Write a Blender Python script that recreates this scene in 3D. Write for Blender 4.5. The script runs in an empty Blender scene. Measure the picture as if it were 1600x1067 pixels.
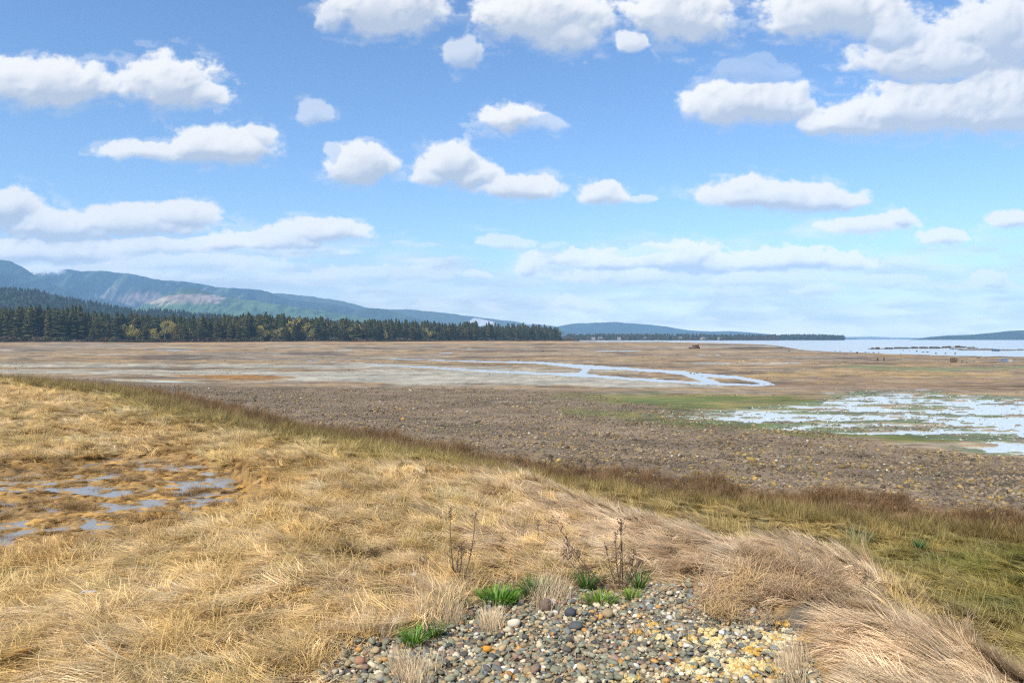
import bpy, bmesh, math, random
import numpy as np
from mathutils import Vector, Matrix, Euler
R = math.radians
sc = bpy.context.scene
C = sc.collection
random.seed(5)
# ------------------------------------------------------------------ camera
F = 1155.0            # focal length in units of a 1600 wide picture
HY = 530.0            # horizon row in the same units
CAM_Z = 3.2
cam = bpy.data.objects.new('camera', bpy.data.cameras.new('camera'))
C.objects.link(cam); sc.camera = cam
cam.data.sensor_width = 36; cam.data.lens = 26
cam.data.clip_start = 0.1; cam.data.clip_end = 40000
cam.location = (0, 0, CAM_Z); cam.rotation_euler = (R(90 - 0.174), 0, 0)
sc.view_settings.view_transform = 'Standard'; sc.view_settings.look = 'None'
sc.view_settings.exposure = 0.40; sc.view_settings.gamma = 1.0; sc.view_settings.use_curve_mapping = False
sc.cycles.max_bounces = 4; sc.cycles.diffuse_bounces = 2; sc.cycles.glossy_bounces = 2
sc.cycles.transmission_bounces = 2; sc.cycles.volume_bounces = 1; sc.cycles.transparent_max_bounces = 4
sc.cycles.caustics_reflective = False; sc.cycles.caustics_refractive = False
sc.cycles.use_denoising = False; sc.cycles.pixel_filter_type = 'BLACKMAN_HARRIS'; sc.cycles.filter_width = 1.25
SUN_EL, SUN_AZ = 47.0, 215.0     # compass: 0 = straight ahead (+Y), 90 = right; the sun stands behind, to the left
SUN_E = 4.7; SKY_S = 0.135
# ------------------------------------------------------------------ noise
rng=np.random.RandomState(7)
PERM=np.arange(256); rng.shuffle(PERM); PERM=np.concatenate([PERM,PERM,PERM])
GA=rng.rand(256)*2*np.pi; GX,GY=np.cos(GA).astype(np.float32),np.sin(GA).astype(np.float32)
def perlin(x,y,seed=0):
    x=x+seed*17.31; y=y+seed*9.17
    xi=np.floor(x).astype(np.int64); yi=np.floor(y).astype(np.int64)
    xf=(x-xi).astype(np.float32); yf=(y-yi).astype(np.float32)
    u=xf*xf*xf*(xf*(xf*6-15)+10); v=yf*yf*yf*(yf*(yf*6-15)+10)
    xa=xi&255; xb=(xi+1)&255; ya=yi&255; yb=(yi+1)&255
    def g(ix,iy,dx,dy):
        h=PERM[PERM[ix]+iy]; return GX[h]*dx+GY[h]*dy
    a=g(xa,ya,xf,yf); b=g(xb,ya,xf-1,yf); c=g(xa,yb,xf,yf-1); d=g(xb,yb,xf-1,yf-1)
    ab=a+u*(b-a); cd=c+u*(d-c); return (ab+v*(cd-ab))*1.45
def fbm(x,y,oct=5,seed=0,gain=.5,lac=2.03):
    s=0;a=1;t=0
    for k in range(oct):
        s=s+a*perlin(x,y,seed+k*3); t+=a; a*=gain; x=x*lac; y=y*lac
    return s/t*1.6
def billow(x,y,oct=4,seed=0):
    s=0;a=1;t=0
    for k in range(oct):
        s=s+a*(1-2*np.abs(perlin(x,y,seed+k*3))); t+=a; a*=.5; x=x*2.07; y=y*2.07
    return s/t
def sstep(a,b,x):
    t=np.clip((x-a)/(b-a),0,1); return t*t*(3-2*t)
# centre x, base-line y, half width, height above, depth below (photo-sized units), opacity
CLOUDS=[(80,138,98,46,30,1),(20,120,60,26,40,1),(262,138,74,52,34,1),(322,150,40,22,24,.9),
(335,235,92,34,26,1),(235,241,80,18,12,.9),(414,214,20,20,22,.9),(490,180,30,20,13,.5),(563,262,62,36,30,1),(518,240,14,14,20,.6),
(704,262,48,40,32,1),(745,278,40,26,18,.95),(672,280,28,20,16,.9),(815,296,70,24,16,.95),(798,188,52,26,20,1),(845,190,30,12,16,.5),
(945,308,38,22,16,1),(1005,313,24,7,6,.7),(600,18,96,50,42,.9),(520,35,26,30,22,.7),(722,86,24,26,30,.6),(845,28,104,50,48,.95),(885,58,50,30,32,.9),
(1062,25,88,50,50,1),(985,62,24,14,16,.8),(1310,20,112,50,42,.95),(1250,35,50,40,30,.9),(1470,100,136,48,34,.9),(1560,50,90,60,60,.9),(1400,55,60,40,40,.8),
(1160,168,92,46,30,1),(1110,160,44,24,30,1),(1215,170,50,40,28,.9),(1180,112,60,20,20,.3),(1330,198,74,40,22,1),(1440,180,120,52,36,1),(1575,170,100,72,46,1),
(1205,315,116,32,17,1),(1165,300,45,24,22,1),(1290,318,58,28,16,1),(1350,355,78,15,13,1),(1408,345,26,20,16,1),(1478,372,42,18,13,.9),(1582,346,44,18,12,1),
(10,325,62,36,44,1),(85,360,95,34,26,.95),(200,350,125,28,26,.95),(275,338,66,26,18,1),(60,398,170,24,18,.9),(230,388,130,17,13,.85),(360,383,48,22,13,1),
(500,366,84,26,16,1),(440,380,76,24,18,.9),(300,412,160,14,12,.6),(120,430,150,14,12,.5),(600,430,120,14,10,.5),(420,392,90,8,7,.4),(1070,410,70,34,18,1),(1030,402,40,20,18,.9),(1115,415,50,22,14,1),(955,412,66,24,14,1),(905,405,34,14,12,.8),(1000,436,120,16,12,.7),(1180,440,150,16,12,.6),(1250,412,90,26,14,1),(1325,416,50,18,12,.95),(1190,414,56,24,13,1),(1010,395,70,10,8,.5),
(1390,440,60,12,10,.6),(1545,444,36,22,14,1),(1530,452,70,10,8,.6),(1275,454,40,12,9,.8),(826,418,20,26,18,.8),(792,383,42,13,7,.6),(860,385,20,7,6,.4),
(750,432,26,8,7,.7),(890,475,34,14,9,.7),(650,381,34,5,5,.35),(930,480,30,12,10,.6),(1100,440,90,12,10,.5),(1190,100,40,16,14,.25),(640,395,60,8,8,.12)]
def build(W=2304,H=960,ss=1):
    az=np.radians(np.linspace(-36,36,W)); el=np.radians(np.linspace(0,30,H))
    A,E=np.meshgrid(az,el)
    X=(800+F*np.tan(A)); Y=(HY-F*np.tan(E)/np.cos(A))
    X=X.astype(np.float32);Y=Y.astype(np.float32)
    hfac=np.clip((HY-Y)/300,.12,2.0)              # clouds shrink towards the horizon
    persp=np.clip(.35+.65*(HY-Y)/350,.3,1.4)
    # domain warp
    w1=fbm(X/70,Y/60,4,1); w2=fbm(X/70,Y/60,4,9)
    Xw=X+w1*15*persp; Yw=Y+w2*10*persp
    num=np.zeros_like(X); ot=np.zeros_like(X); ww=np.full(X.shape,1e-6,np.float32); rt=np.zeros_like(X); tt=np.zeros_like(X); K=7.0
    for cx,cy,rx,ru,rd,op in CLOUDS:
        dx=(Xw-cx)/rx; dy=(cy-Yw); dyn=np.where(dy>0,dy/ru,dy/rd)
        b=np.clip(1-np.sqrt(dx*dx+dyn*dyn),-4,1)
        w=np.exp(K*b); num+=w; wt=w*w; ww+=wt; ot+=wt*op; rt+=wt*min(ru,rx); tt+=wt*dyn
    B=np.log(num+1e-9)/K; OP=ot/ww; RAD=rt/ww; T=tt/ww
    n=fbm(X/38,Y/30,7,21,.60)
    bl=billow(X/40+.25*n,Y/32,5,31); fs=np.clip(RAD/34,.35,1.4); bl2=.6*billow(X/52+.3*w1,Y/42+.3*w2,5,33)+.4*billow(X/19+.3*w1,Y/16,4,37)
    wl=sstep(290,390,Y); n=n*(1-wl)+wl*fbm(X/19,Y/13,6,23,.58); bl2=bl2*(1-wl)+wl*billow(X/24+.3*w1,Y/17+.3*w2,4,39)
    D=B+.13+.33*n+.30*bl2*sstep(-.7,.4,B)
    alpha=sstep(-.02,.36+.45*sstep(.1,-.8,T),D)
    wisp=.34*sstep(-.42,.05,D)*sstep(-.05,.55,fbm(X/55+.6*n,Y/26,5,41))
    alpha=np.maximum(alpha**1.1,wisp)*np.clip(OP*1.1-.05,0,1)
    def blur(a,sg):
        r=int(sg*3)+1; k=np.exp(-.5*(np.arange(-r,r+1)/sg)**2); k/=k.sum(); k=k.astype(np.float32)
        for ax in (0,1):
            p=np.pad(a,[(r,r) if i==ax else (0,0) for i in (0,1)],mode='edge'); o=np.zeros_like(a)
            for i,q in enumerate(k): o+=q*(p[i:i+a.shape[0]] if ax==0 else p[:,i:i+a.shape[1]])
            a=o
        return a
    q=W/2304.
    thick=np.clip(D,0,1.0)*np.clip(RAD/30,.5,1.6)
    tb=blur(thick,3.5*q)
    # optical depth towards the sun (up and to the left)
    tau=np.zeros_like(tb); wsum=0
    for k in range(1,13):
        sh=k*5.0*q; ix=int(round(sh*.35)); iy=int(round(sh*.93)); w=np.exp(-k/7.)
        z=np.pad(tb,((0,iy),(ix,0)),mode='edge')[iy:,:tb.shape[1]]   # rows grow upwards
        tau+=w*z; wsum+=w
    tau/=wsum
    h1=blur(thick,7*q)*34; h2=blur(thick,2.2*q)*16
    l=np.array([-.40,.60,.70])
    def lamb(h):
        gy,gx=np.gradient(h); gx/=q; gy/=q
        return (-gx*l[0]-gy*l[1]+l[2])/np.sqrt(gx*gx+gy*gy+1)
    lam=.55*lamb(h1)+.45*lamb(h2)
    shade=.50*np.exp(-1.25*tau)+.52*lam+.16*sstep(.6,0,thick)
    s=sstep(.12,.86,shade-.30*sstep(.15,-.8,T)*np.clip(RAD/34,.4,1.1))[...,None]
    lit=np.array([1.0,.985,.965]); dark=np.array([.52,.585,.70])
    col=(dark*(1-s)+lit*s)*(1+.22*sstep(300,440,Y))[...,None]
    # pale stratus veil low over the hills
    st=fbm(X/200,Y/34,5,51)+.5*fbm(X/80,Y/20,4,61)
    veil=sstep(366,432,Y+36*st)
    va=veil*np.clip(.74+.42*st-.25*sstep(1380,1560,X)*sstep(500,440,Y),.12,.94)
    st2=fbm(X/110+.5*st,Y/22,5,71)
    vcol=np.array([.76,.835,.93])*(1-sstep(-.5,.6,st2)[...,None])+np.array([1.10,1.12,1.12])*sstep(-.5,.6,st2)[...,None]
    outa=alpha+va*(1-alpha)
    rgb=(col*alpha[...,None]+vcol*(va*(1-alpha))[...,None])/np.maximum(outa,1e-4)[...,None]
    return rgb.astype(np.float32),outa.astype(np.float32),X,Y

# ------------------------------------------------------------------ world: Nishita sky with a belt of fair weather cumulus
W_, H_ = 2304, 960
crgb, calpha, _, _ = build(W_, H_)
img = bpy.data.images.new('cumulus', W_, H_, alpha=True, float_buffer=True)
img.colorspace_settings.name = 'Non-Color'; img.alpha_mode = 'CHANNEL_PACKED'
buf = np.empty((H_, W_, 4), np.float32); buf[..., :3] = crgb; buf[..., 3] = calpha
img.pixels.foreach_set(buf.ravel()); img.update(); img.pack()
world = bpy.data.worlds.new('World'); sc.world = world; world.use_nodes = True
nt = world.node_tree; nt.nodes.clear(); N = nt.nodes; L = nt.links
def math_n(op, a, b=None, c=None, tree=None):
    t = tree or nt
    n = t.nodes.new('ShaderNodeMath'); n.operation = op
    for i, v in enumerate((a, b, c)):
        if v is None: continue
        if isinstance(v, (int, float)): n.inputs[i].default_value = v
        else: t.links.new(v, n.inputs[i])
    return n.outputs[0]
tc = N.new('ShaderNodeTexCoord'); sp = N.new('ShaderNodeSeparateXYZ'); L.new(tc.outputs['Generated'], sp.inputs[0])
azn = math_n('ARCTAN2', sp.outputs[0], sp.outputs[1]); eln = math_n('ARCSINE', sp.outputs[2])
cb = N.new('ShaderNodeCombineXYZ')
L.new(math_n('MULTIPLY_ADD', azn, 180/math.pi/72, 0.5), cb.inputs[0]); L.new(math_n('MULTIPLY', eln, 180/math.pi/30), cb.inputs[1])
ti = N.new('ShaderNodeTexImage'); ti.image = img; ti.extension = 'MIRROR'; ti.interpolation = 'Cubic'; L.new(cb.outputs[0], ti.inputs[0])
sky = N.new('ShaderNodeTexSky'); sky.sky_type = 'NISHITA'; sky.sun_disc = False
sky.sun_elevation = R(SUN_EL); sky.sun_rotation = R(SUN_AZ); sky.air_density = 1.0; sky.dust_density = 0.2; sky.ozone_density = 3.0
CLOUD_GAIN = 5.8
vm = N.new('ShaderNodeVectorMath'); vm.operation = 'SCALE'; vm.inputs['Scale'].default_value = CLOUD_GAIN; L.new(ti.outputs['Color'], vm.inputs[0])
mx = N.new('ShaderNodeMix'); mx.data_type = 'RGBA'; mx.clamp_factor = True
L.new(ti.outputs['Alpha'], mx.inputs['Factor']); hs = N.new('ShaderNodeHueSaturation'); hs.inputs['Saturation'].default_value = 1.14; hs.inputs['Hue'].default_value = .504; L.new(sky.outputs[0], hs.inputs['Color']); L.new(hs.outputs[0], mx.inputs['A']); L.new(vm.outputs[0], mx.inputs['B'])
bg = N.new('ShaderNodeBackground'); bg.inputs['Strength'].default_value = SKY_S; L.new(mx.outputs['Result'], bg.inputs['Color'])
wo = N.new('ShaderNodeOutputWorld'); L.new(bg.outputs[0], wo.inputs['Surface'])
world.cycles.sampling_method = 'MANUAL'; world.cycles.sample_map_resolution = 1024
# ------------------------------------------------------------------ sun
sun = bpy.data.objects.new('sun', bpy.data.lights.new('sun', 'SUN')); C.objects.link(sun)
sun.data.energy = SUN_E; sun.data.angle = R(0.5); sun.data.color = (1.0, 0.95, 0.87)
sd = Vector((math.sin(R(SUN_AZ))*math.cos(R(SUN_EL)), math.cos(R(SUN_AZ))*math.cos(R(SUN_EL)), math.sin(R(SUN_EL))))
sun.rotation_euler = sd.to_track_quat('Z', 'Y').to_euler(); sun.location = (0, 0, 50)
# ------------------------------------------------------------------ helpers
def lin(*c): return tuple(c) + ((1.0,) if len(c) == 3 else ())
def new_mat(name):
    m = bpy.data.materials.new(name); m.use_nodes = True
    t = m.node_tree; return m, t, t.nodes['Principled BSDF']
def plain(name, col, rough=.7, var=.35, scale=8.0, bump=.3):
    """base colour broken up by two scales of noise, with fine relief"""
    m, t, b = new_mat(name)
    tcn = t.nodes.new('ShaderNodeTexCoord')
    n = t.nodes.new('ShaderNodeTexNoise'); n.inputs['Scale'].default_value = scale; n.inputs['Detail'].default_value = 6
    t.links.new(tcn.outputs['Object'], n.inputs['Vector'])
    r = t.nodes.new('ShaderNodeValToRGB'); r.color_ramp.elements[0].position = .3; r.color_ramp.elements[1].position = .72
    r.color_ramp.elements[0].color = lin(*[c*(1-var) for c in col]); r.color_ramp.elements[1].color = lin(*[min(1, c*(1+var)) for c in col])
    t.links.new(n.outputs['Fac'], r.inputs['Fac']); t.links.new(r.outputs['Color'], b.inputs['Base Color'])
    b.inputs['Roughness'].default_value = rough
    bp = t.nodes.new('ShaderNodeBump'); bp.inputs['Strength'].default_value = bump; bp.inputs['Distance'].default_value = .02
    t.links.new(n.outputs['Fac'], bp.inputs['Height']); t.links.new(bp.outputs[0], b.inputs['Normal'])
    return m
def obj(name, me, mat=None, parent=None, kind=None):
    o = bpy.data.objects.new(name, me); C.objects.link(o)
    if mat: 
        me.materials.clear(); me.materials.append(mat)
    if parent: o.parent = parent
    if kind: o['kind'] = kind
    return o
def tag(o, label, cat, group=None):
    o['label'] = label; o['category'] = cat
    if group: o['group'] = group
    return o
def empty(name, loc, rz=0):
    o = bpy.data.objects.new(name, None); C.objects.link(o); o.location = loc; o.rotation_euler = (0, 0, rz); o.empty_display_size = .1
    return o
def np_mesh(name, verts, faces, smooth=False):
    """verts (n,3); faces (m,k) with one k"""
    me = bpy.data.meshes.new(name); verts = np.asarray(verts, np.float32); faces = np.asarray(faces, np.int32)
    m, k = faces.shape
    me.vertices.add(len(verts)); me.vertices.foreach_set('co', verts.ravel())
    me.loops.add(m*k); me.loops.foreach_set('vertex_index', faces.ravel())
    me.polygons.add(m); me.polygons.foreach_set('loop_start', np.arange(0, m*k, k, dtype=np.int32))
    me.update(calc_edges=True); me.validate()
    if smooth: me.polygons.foreach_set('use_smooth', np.ones(m, bool))
    return me
def add_col(me, name, arr):
    a = me.attributes.new(name, 'FLOAT_COLOR', 'POINT'); arr = np.asarray(arr, np.float32)
    if arr.shape[1] == 3: arr = np.concatenate([arr, np.ones((len(arr), 1), np.float32)], 1)
    a.data.foreach_set('color', arr.ravel())
def add_val(me, name, arr):
    a = me.attributes.new(name, 'FLOAT', 'POINT'); a.data.foreach_set('value', np.asarray(arr, np.float32))
def bm_mesh(bm, name, smooth=False):
    me = bpy.data.meshes.new(name); bm.to_mesh(me); bm.free()
    if smooth: me.polygons.foreach_set('use_smooth', np.ones(len(me.polygons), bool))
    return me
def box(bm, c, s, rz=0, ry=0):
    g = bmesh.ops.create_cube(bm, size=1)
    M = Matrix.Translation(c) @ Matrix.Rotation(rz, 4, 'Z') @ Matrix.Rotation(ry, 4, 'Y') @ Matrix.Diagonal((*s, 1))
    bmesh.ops.transform(bm, matrix=M, verts=g['verts'])
def tube(bm, pts, radii, seg=6):
    rings = []
    for i, p in enumerate(pts):
        p = Vector(p); d = (Vector(pts[min(i+1, len(pts)-1)]) - Vector(pts[max(i-1, 0)])).normalized()
        q = d.to_track_quat('Z', 'Y')
        rings.append([bm.verts.new(p + q @ Vector((math.cos(2*math.pi*k/seg)*radii[i], math.sin(2*math.pi*k/seg)*radii[i], 0))) for k in range(seg)])
    for a, b in zip(rings, rings[1:]):
        for k in range(seg): bm.faces.new((a[k], a[(k+1) % seg], b[(k+1) % seg], b[k]))
    bm.faces.new(rings[0][::-1]); bm.faces.new(rings[-1])

# scatter: a cloud of points that carries prototypes as instances (stuff only)
def scatter(name, protos, P, rot, scl, idx, tint):
    col = bpy.data.collections.new(name + '_kinds')
    for i, p in enumerate(protos):
        o = bpy.data.objects.new('%s_kind_%02d' % (name, i), p); col.objects.link(o)
    me = bpy.data.meshes.new(name); n = len(P)
    me.vertices.add(n); me.vertices.foreach_set('co', np.asarray(P, np.float32).ravel())
    for nm, arr in (('rot', rot), ('scl', scl)):
        a = me.attributes.new(nm, 'FLOAT_VECTOR', 'POINT'); a.data.foreach_set('vector', np.asarray(arr, np.float32).ravel())
    a = me.attributes.new('idx', 'INT', 'POINT'); a.data.foreach_set('value', np.asarray(idx, np.int32))
    add_col(me, 'tint', tint)
    o = bpy.data.objects.new(name, me); C.objects.link(o); o['kind'] = 'stuff'
    ng = bpy.data.node_groups.new('scatter_' + name, 'GeometryNodeTree')
    ng.interface.new_socket('Geometry', in_out='INPUT', socket_type='NodeSocketGeometry')
    ng.interface.new_socket('Geometry', in_out='OUTPUT', socket_type='NodeSocketGeometry')
    N = ng.nodes; L = ng.links
    gi = N.new('NodeGroupInput'); go = N.new('NodeGroupOutput'); ip = N.new('GeometryNodeInstanceOnPoints'); ci = N.new('GeometryNodeCollectionInfo')
    ci.inputs['Collection'].default_value = col; ci.inputs['Separate Children'].default_value = True; ci.inputs['Reset Children'].default_value = True
    ip.inputs['Pick Instance'].default_value = True
    def na(t, n):
        x = N.new('GeometryNodeInputNamedAttribute'); x.data_type = t; x.inputs['Name'].default_value = n; return x.outputs['Attribute']
    er = N.new('FunctionNodeEulerToRotation'); L.new(na('FLOAT_VECTOR', 'rot'), er.inputs[0]); L.new(er.outputs[0], ip.inputs['Rotation'])
    L.new(gi.outputs[0], ip.inputs['Points']); L.new(ci.outputs[0], ip.inputs['Instance']); L.new(na('INT', 'idx'), ip.inputs['Instance Index'])
    L.new(na('FLOAT_VECTOR', 'scl'), ip.inputs['Scale']); L.new(ip.outputs[0], go.inputs[0])
    md = o.modifiers.new('scatter', 'NODES'); md.node_group = ng
    return o

# ------------------------------------------------------------------ the lie of the land
def signed_dist(pts, x, y):
    """distance to a polyline, positive on its right-hand side"""
    best = np.full(np.shape(x), 1e18); sg = np.ones(np.shape(x))
    for (x0, y0), (x1, y1) in zip(pts, pts[1:]):
        dx, dy = x1-x0, y1-y0; L2 = dx*dx+dy*dy
        t = np.clip(((x-x0)*dx+(y-y0)*dy)/L2, 0, 1); ex = x-(x0+t*dx); ey = y-(y0+t*dy)
        d = ex*ex+ey*ey; cr = dx*(y-y0)-dy*(x-x0); m = d < best
        best = np.where(m, d, best); sg = np.where(m, np.where(cr < 0, 1.0, -1.0), sg)
    return np.sqrt(best)*sg
SHORE = [(-400, 330), (-140, 120), (-60, 68), (-38, 54), (-24, 43), (-15, 35), (-9, 27), (-4, 22), (0.8, 17.5), (4.5, 14.8), (8.6, 12.4), (14, 9.5), (24, 3), (60, -25), (200, -150)]
MOUND = [(-14, 17), (-6, 14.6), (-1.6, 13.0), (0.4, 11.6), (1.3, 10.0), (2.1, 8.6), (3.2, 7.8), (3.7, 7.05), (3.15, 6.45), (3.3, 5.8), (3.4, 5.0), (3.7, 4), (4.2, 2), (4.6, -10)]
def PXY(x, y, h=CAM_Z):
    yy = np.maximum(y, .4); return 800+F*x/yy, HY+F*h/yy
def curve(px, pts): 
    a = np.array(pts, float); return np.interp(px, a[:, 0], a[:, 1])
def band(px, py, mid, half):
    """1 inside a strip that runs across the flats, given by its middle line and half width"""
    m = curve(px, mid); h = curve(px, half); x0, x1 = mid[0][0], mid[-1][0]
    return np.where((px >= x0) & (px <= x1), h-np.abs(py-m), -9.0)
def channel_mask(x, y):
    px, py = PXY(x, y)
    px = px + 5*fbm(x/6.0, y/14.0, 3, 81); py = py+.7*fbm(px/28.0, py/3.0, 3, 82)
    up = band(px, py, [(560, 558), (640, 561), (750, 564.5), (810, 565.6), (850, 567), (890, 570.5), (920, 573), (960, 574.5), (1000, 577), (1050, 580.5), (1075, 583), (1100, 585.5), (1150, 589), (1180, 594), (1212, 600.5)],
              [(560, .2), (640, .5), (760, 1.0), (850, 1.6), (890, 2.8), (930, 3.2), (960, 2.2), (1040, 2.2), (1070, 3.2), (1100, 2.6), (1150, 2.6), (1190, 3.0), (1212, .2)])
    lo = band(px, py, [(470, 563), (560, 567.5), (650, 572.5), (750, 578.5), (850, 583), (910, 585.5), (1000, 592), (1060, 595.5), (1100, 598.2), (1150, 600), (1208, 601)],
              [(470, .2), (560, .7), (650, 1.1), (750, 1.6), (850, 1.8), (905, 3.2), (940, 2.2), (1000, 2.0), (1060, 2.4), (1150, 2.0), (1190, 1.6), (1208, .3)])
    lk = np.where((py > 570) & (py < 588), 6-np.abs(px-np.interp(py, [570, 577, 582, 588], [924, 917, 909, 918])), -9)/2.0
    mg = np.where((px > 1062) & (px < 1125) & (py > 582) & (py < 598), 1.6-np.abs((px-(1070+(py-582)*3.0))/9), -9)
    sm = [band(px, py, [(225, 546.5), (330, 547.5)], [(225, .2), (260, 1.1), (330, .1)]), band(px, py, [(1090, 554.3), (1135, 554.3)], [(1090, .1), (1110, .6), (1135, .1)]),
          band(px, py, [(600, 551.5), (820, 552)], [(600, .1), (700, .45), (820, .2)]), band(px, py, [(1010, 568), (1270, 566)], [(1010, .1), (1100, .5), (1270, .3)]),
          band(px, py, [(690, 543.7), (780, 544)], [(690, .1), (740, .5), (780, .1)]), band(px, py, [(520, 546), (560, 546)], [(520, .1), (540, .7), (560, .1)]),
          band(px, py, [(1265, 613), (1330, 614.5)], [(1265, .1), (1290, 1.0), (1330, .2)]), band(px, py, [(1420, 607.5), (1455, 608)], [(1420, .1), (1440, 1.4), (1455, .2)]),
          band(px, py, [(860, 548.8), (1050, 547.6)], [(860, .3), (950, .6), (1050, .2)])]
    return np.maximum.reduce([up, lo, lk, mg]+sm)
def rpool_mask(x, y):
    """the wide shallow pool among the algae at the right"""
    px, py = PXY(x, y)
    top = curve(px, [(1000, 648), (1060, 643), (1130, 640), (1200, 634), (1270, 626), (1330, 613), (1400, 610), (1480, 613), (1600, 622), (1800, 630), (2600, 640)])
    bot = curve(px, [(1000, 650), (1060, 656), (1150, 664), (1250, 672), (1330, 676), (1420, 682), (1480, 700), (1560, 711), (1700, 716), (2600, 722)])
    e = np.minimum(py-top, bot-py)
    st = fbm(x/4.5, y/1.2, 5, 91)*10 + fbm(x/.8, y/.35, 3, 95)*7 + fbm(x/9., y/2.2, 3, 97)*6
    a = np.where((px > 1000), np.minimum(e, 8)+st-.5*np.clip((1200-px)/60, 0, 2)-5.8, -9)
    a = np.where(e > -1.5, a, -9)
    # the bare tongue of brown cobble between the two lower arms
    tg = band(px, py, [(1390, 686), (1440, 690), (1510, 693), (1560, 694)], [(1390, 6), (1450, 5), (1520, 4), (1560, 1)])
    return np.where(tg > 0, -9, a)/6.0
def lpool_mask(x, y):
    px, py = PXY(x, y, 2.67)
    top = curve(px, [(-900, 760), (-200, 745), (0, 735), (100, 727), (180, 712), (300, 712), (360, 732), (425, 800)])
    bot = curve(px, [(-900, 905), (-200, 890), (0, 886), (60, 886), (200, 862), (330, 846), (425, 826)])
    e = np.minimum(np.minimum(py-top, bot-py), (425-px)*.6); return (np.maximum(e, -60)+9*fbm(x/.9, y/.7, 3, 192))/30.0
def gravel_mask(x, y):
    px, py = PXY(x, y, 2.16)
    top = curve(px, [(440, 1200), (500, 1052), (530, 1020), (600, 1000), (690, 980), (722, 946), (780, 930), (880, 926), (960, 922), (1040, 920), (1100, 934), (1180, 968), (1230, 996), (1262, 1030), (1290, 1080), (1330, 1300)])
    w = 12*fbm(x/.35, y/.45, 3, 101)
    return (py-top+w)/30.0
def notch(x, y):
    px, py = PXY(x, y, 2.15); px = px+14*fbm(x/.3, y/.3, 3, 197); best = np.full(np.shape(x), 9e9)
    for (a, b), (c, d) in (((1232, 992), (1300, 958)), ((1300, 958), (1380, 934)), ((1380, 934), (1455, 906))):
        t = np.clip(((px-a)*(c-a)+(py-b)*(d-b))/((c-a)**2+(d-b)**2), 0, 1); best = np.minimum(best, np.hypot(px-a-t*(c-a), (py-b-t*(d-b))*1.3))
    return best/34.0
def sea_edge(px): return curve(px, [(700, 530.5), (880, 532.6), (1000, 533.8), (1100, 535.4), (1180, 537.6), (1215, 540.4), (1250, 545.5), (1300, 549), (1400, 553), (1500, 555.6), (1600, 557), (1800, 560), (2600, 566), (5000, 580)])
def ground_z(x, y, detail=True):
    x = np.asarray(x, float); y = np.asarray(y, float)
    s = signed_dist(SHORE, x, y); s2 = signed_dist(MOUND, x, y)
    z = .30*sstep(-9, .3, s) + .32*sstep(.2, 4, s)
    z = z - .17*sstep(.6, -1.0, s2)*sstep(-2, 1.5, x)*sstep(0, 2, s)
    z = z + .43*sstep(-1.0, .8, s2)*sstep(-7, -1.6, x+.25*(y-8)) + .17*np.exp(-((x-2.15)/.62)**2-((y-6.35)/.55)**2) + .10*np.exp(-((x-3.1)/.6)**2-((y-7.4)/.5)**2) + .13*np.exp(-((x-3.0)/.7)**2-((y-4.9)/.6)**2) - .12*np.exp(-((x-3.05)/.5)**2-((y-6.25)/.28)**2) + .08*np.exp(-((x-.5)/1.3)**2-((y-11.2)/.9)**2)
    if detail:
        land = sstep(1.2, 3.5, s)
        g = sstep(-.6, .3, gravel_mask(x, y))
        tus = .085*fbm(x/1.5, y/1.3, 4, 111) + .05*billow(x/.8, y/.7, 3, 115)
        z = z + land*(1-g)*tus*np.where(y > 20, 1.5, 1.0) + g*.018*fbm(x/.7, y/.7, 3, 118)
        z = z + sstep(.1, .9, lpool_mask(x, y)*4)*(.535+.050*fbm(x/1.4, y/.65, 5, 121)+.055*fbm(x/.35, y/.22, 3, 122)+.003-z)*(s > 3)*(s2 < 99)
        flat = 1-sstep(-4, 1, s)
        z = z + flat*.012*fbm(x/5., y/9., 4, 125)*sstep(4000, 300, y)
        cm = channel_mask(x, y); z = np.where(s < -3, z - .10*sstep(-.25, .5, cm), z)
        rp = rpool_mask(x, y); z = np.where(s < -1.0, z-.085*sstep(-.35, .5, rp)-.03*sstep(-.2, .4, rp)*sstep(-8, -2, s), z)
        px, py = PXY(x, y); e = sea_edge(px)+.8*fbm(px/60., py/6., 3, 131)
        z = np.where((px > 700) & (y > 5) & (s < -20), z-.6*sstep(.5, -5, py-e)*sstep(690, 760, px)-.045*sstep(.4, -.4, py-e), z)
        # the wooded land beyond the flats rises a little
        tl = tree_line(x); z = z+1.3*sstep(-8, 40, y-tl)*sstep(0, -30, x-np.interp(y, [0, 1150, 1250, 1400, 9000], [90, 90, 95, 100, 330]))*(x < 105)
    return z
def tree_line(x): return 1.12*np.interp(x/1.12, [-2000, -560, -400, -250, -100, 0, 60, 95, 400], [520, 545, 590, 680, 860, 1010, 1130, 1210, 1500])
def hit(px, py, z_extra=0.0):
    """where the ray through a picture point meets the ground"""
    t = np.concatenate([np.arange(2, 40, .01), np.arange(40, 400, .1), np.arange(400, 3000, 2.)])
    x = (px-800)/F*t; z = CAM_Z+(HY-py)/F*t
    g = ground_z(x, t)+z_extra; k = int(np.argmax(z <= g))
    return float(x[k]), float(t[k]), float(g[k]-z_extra)

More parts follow.
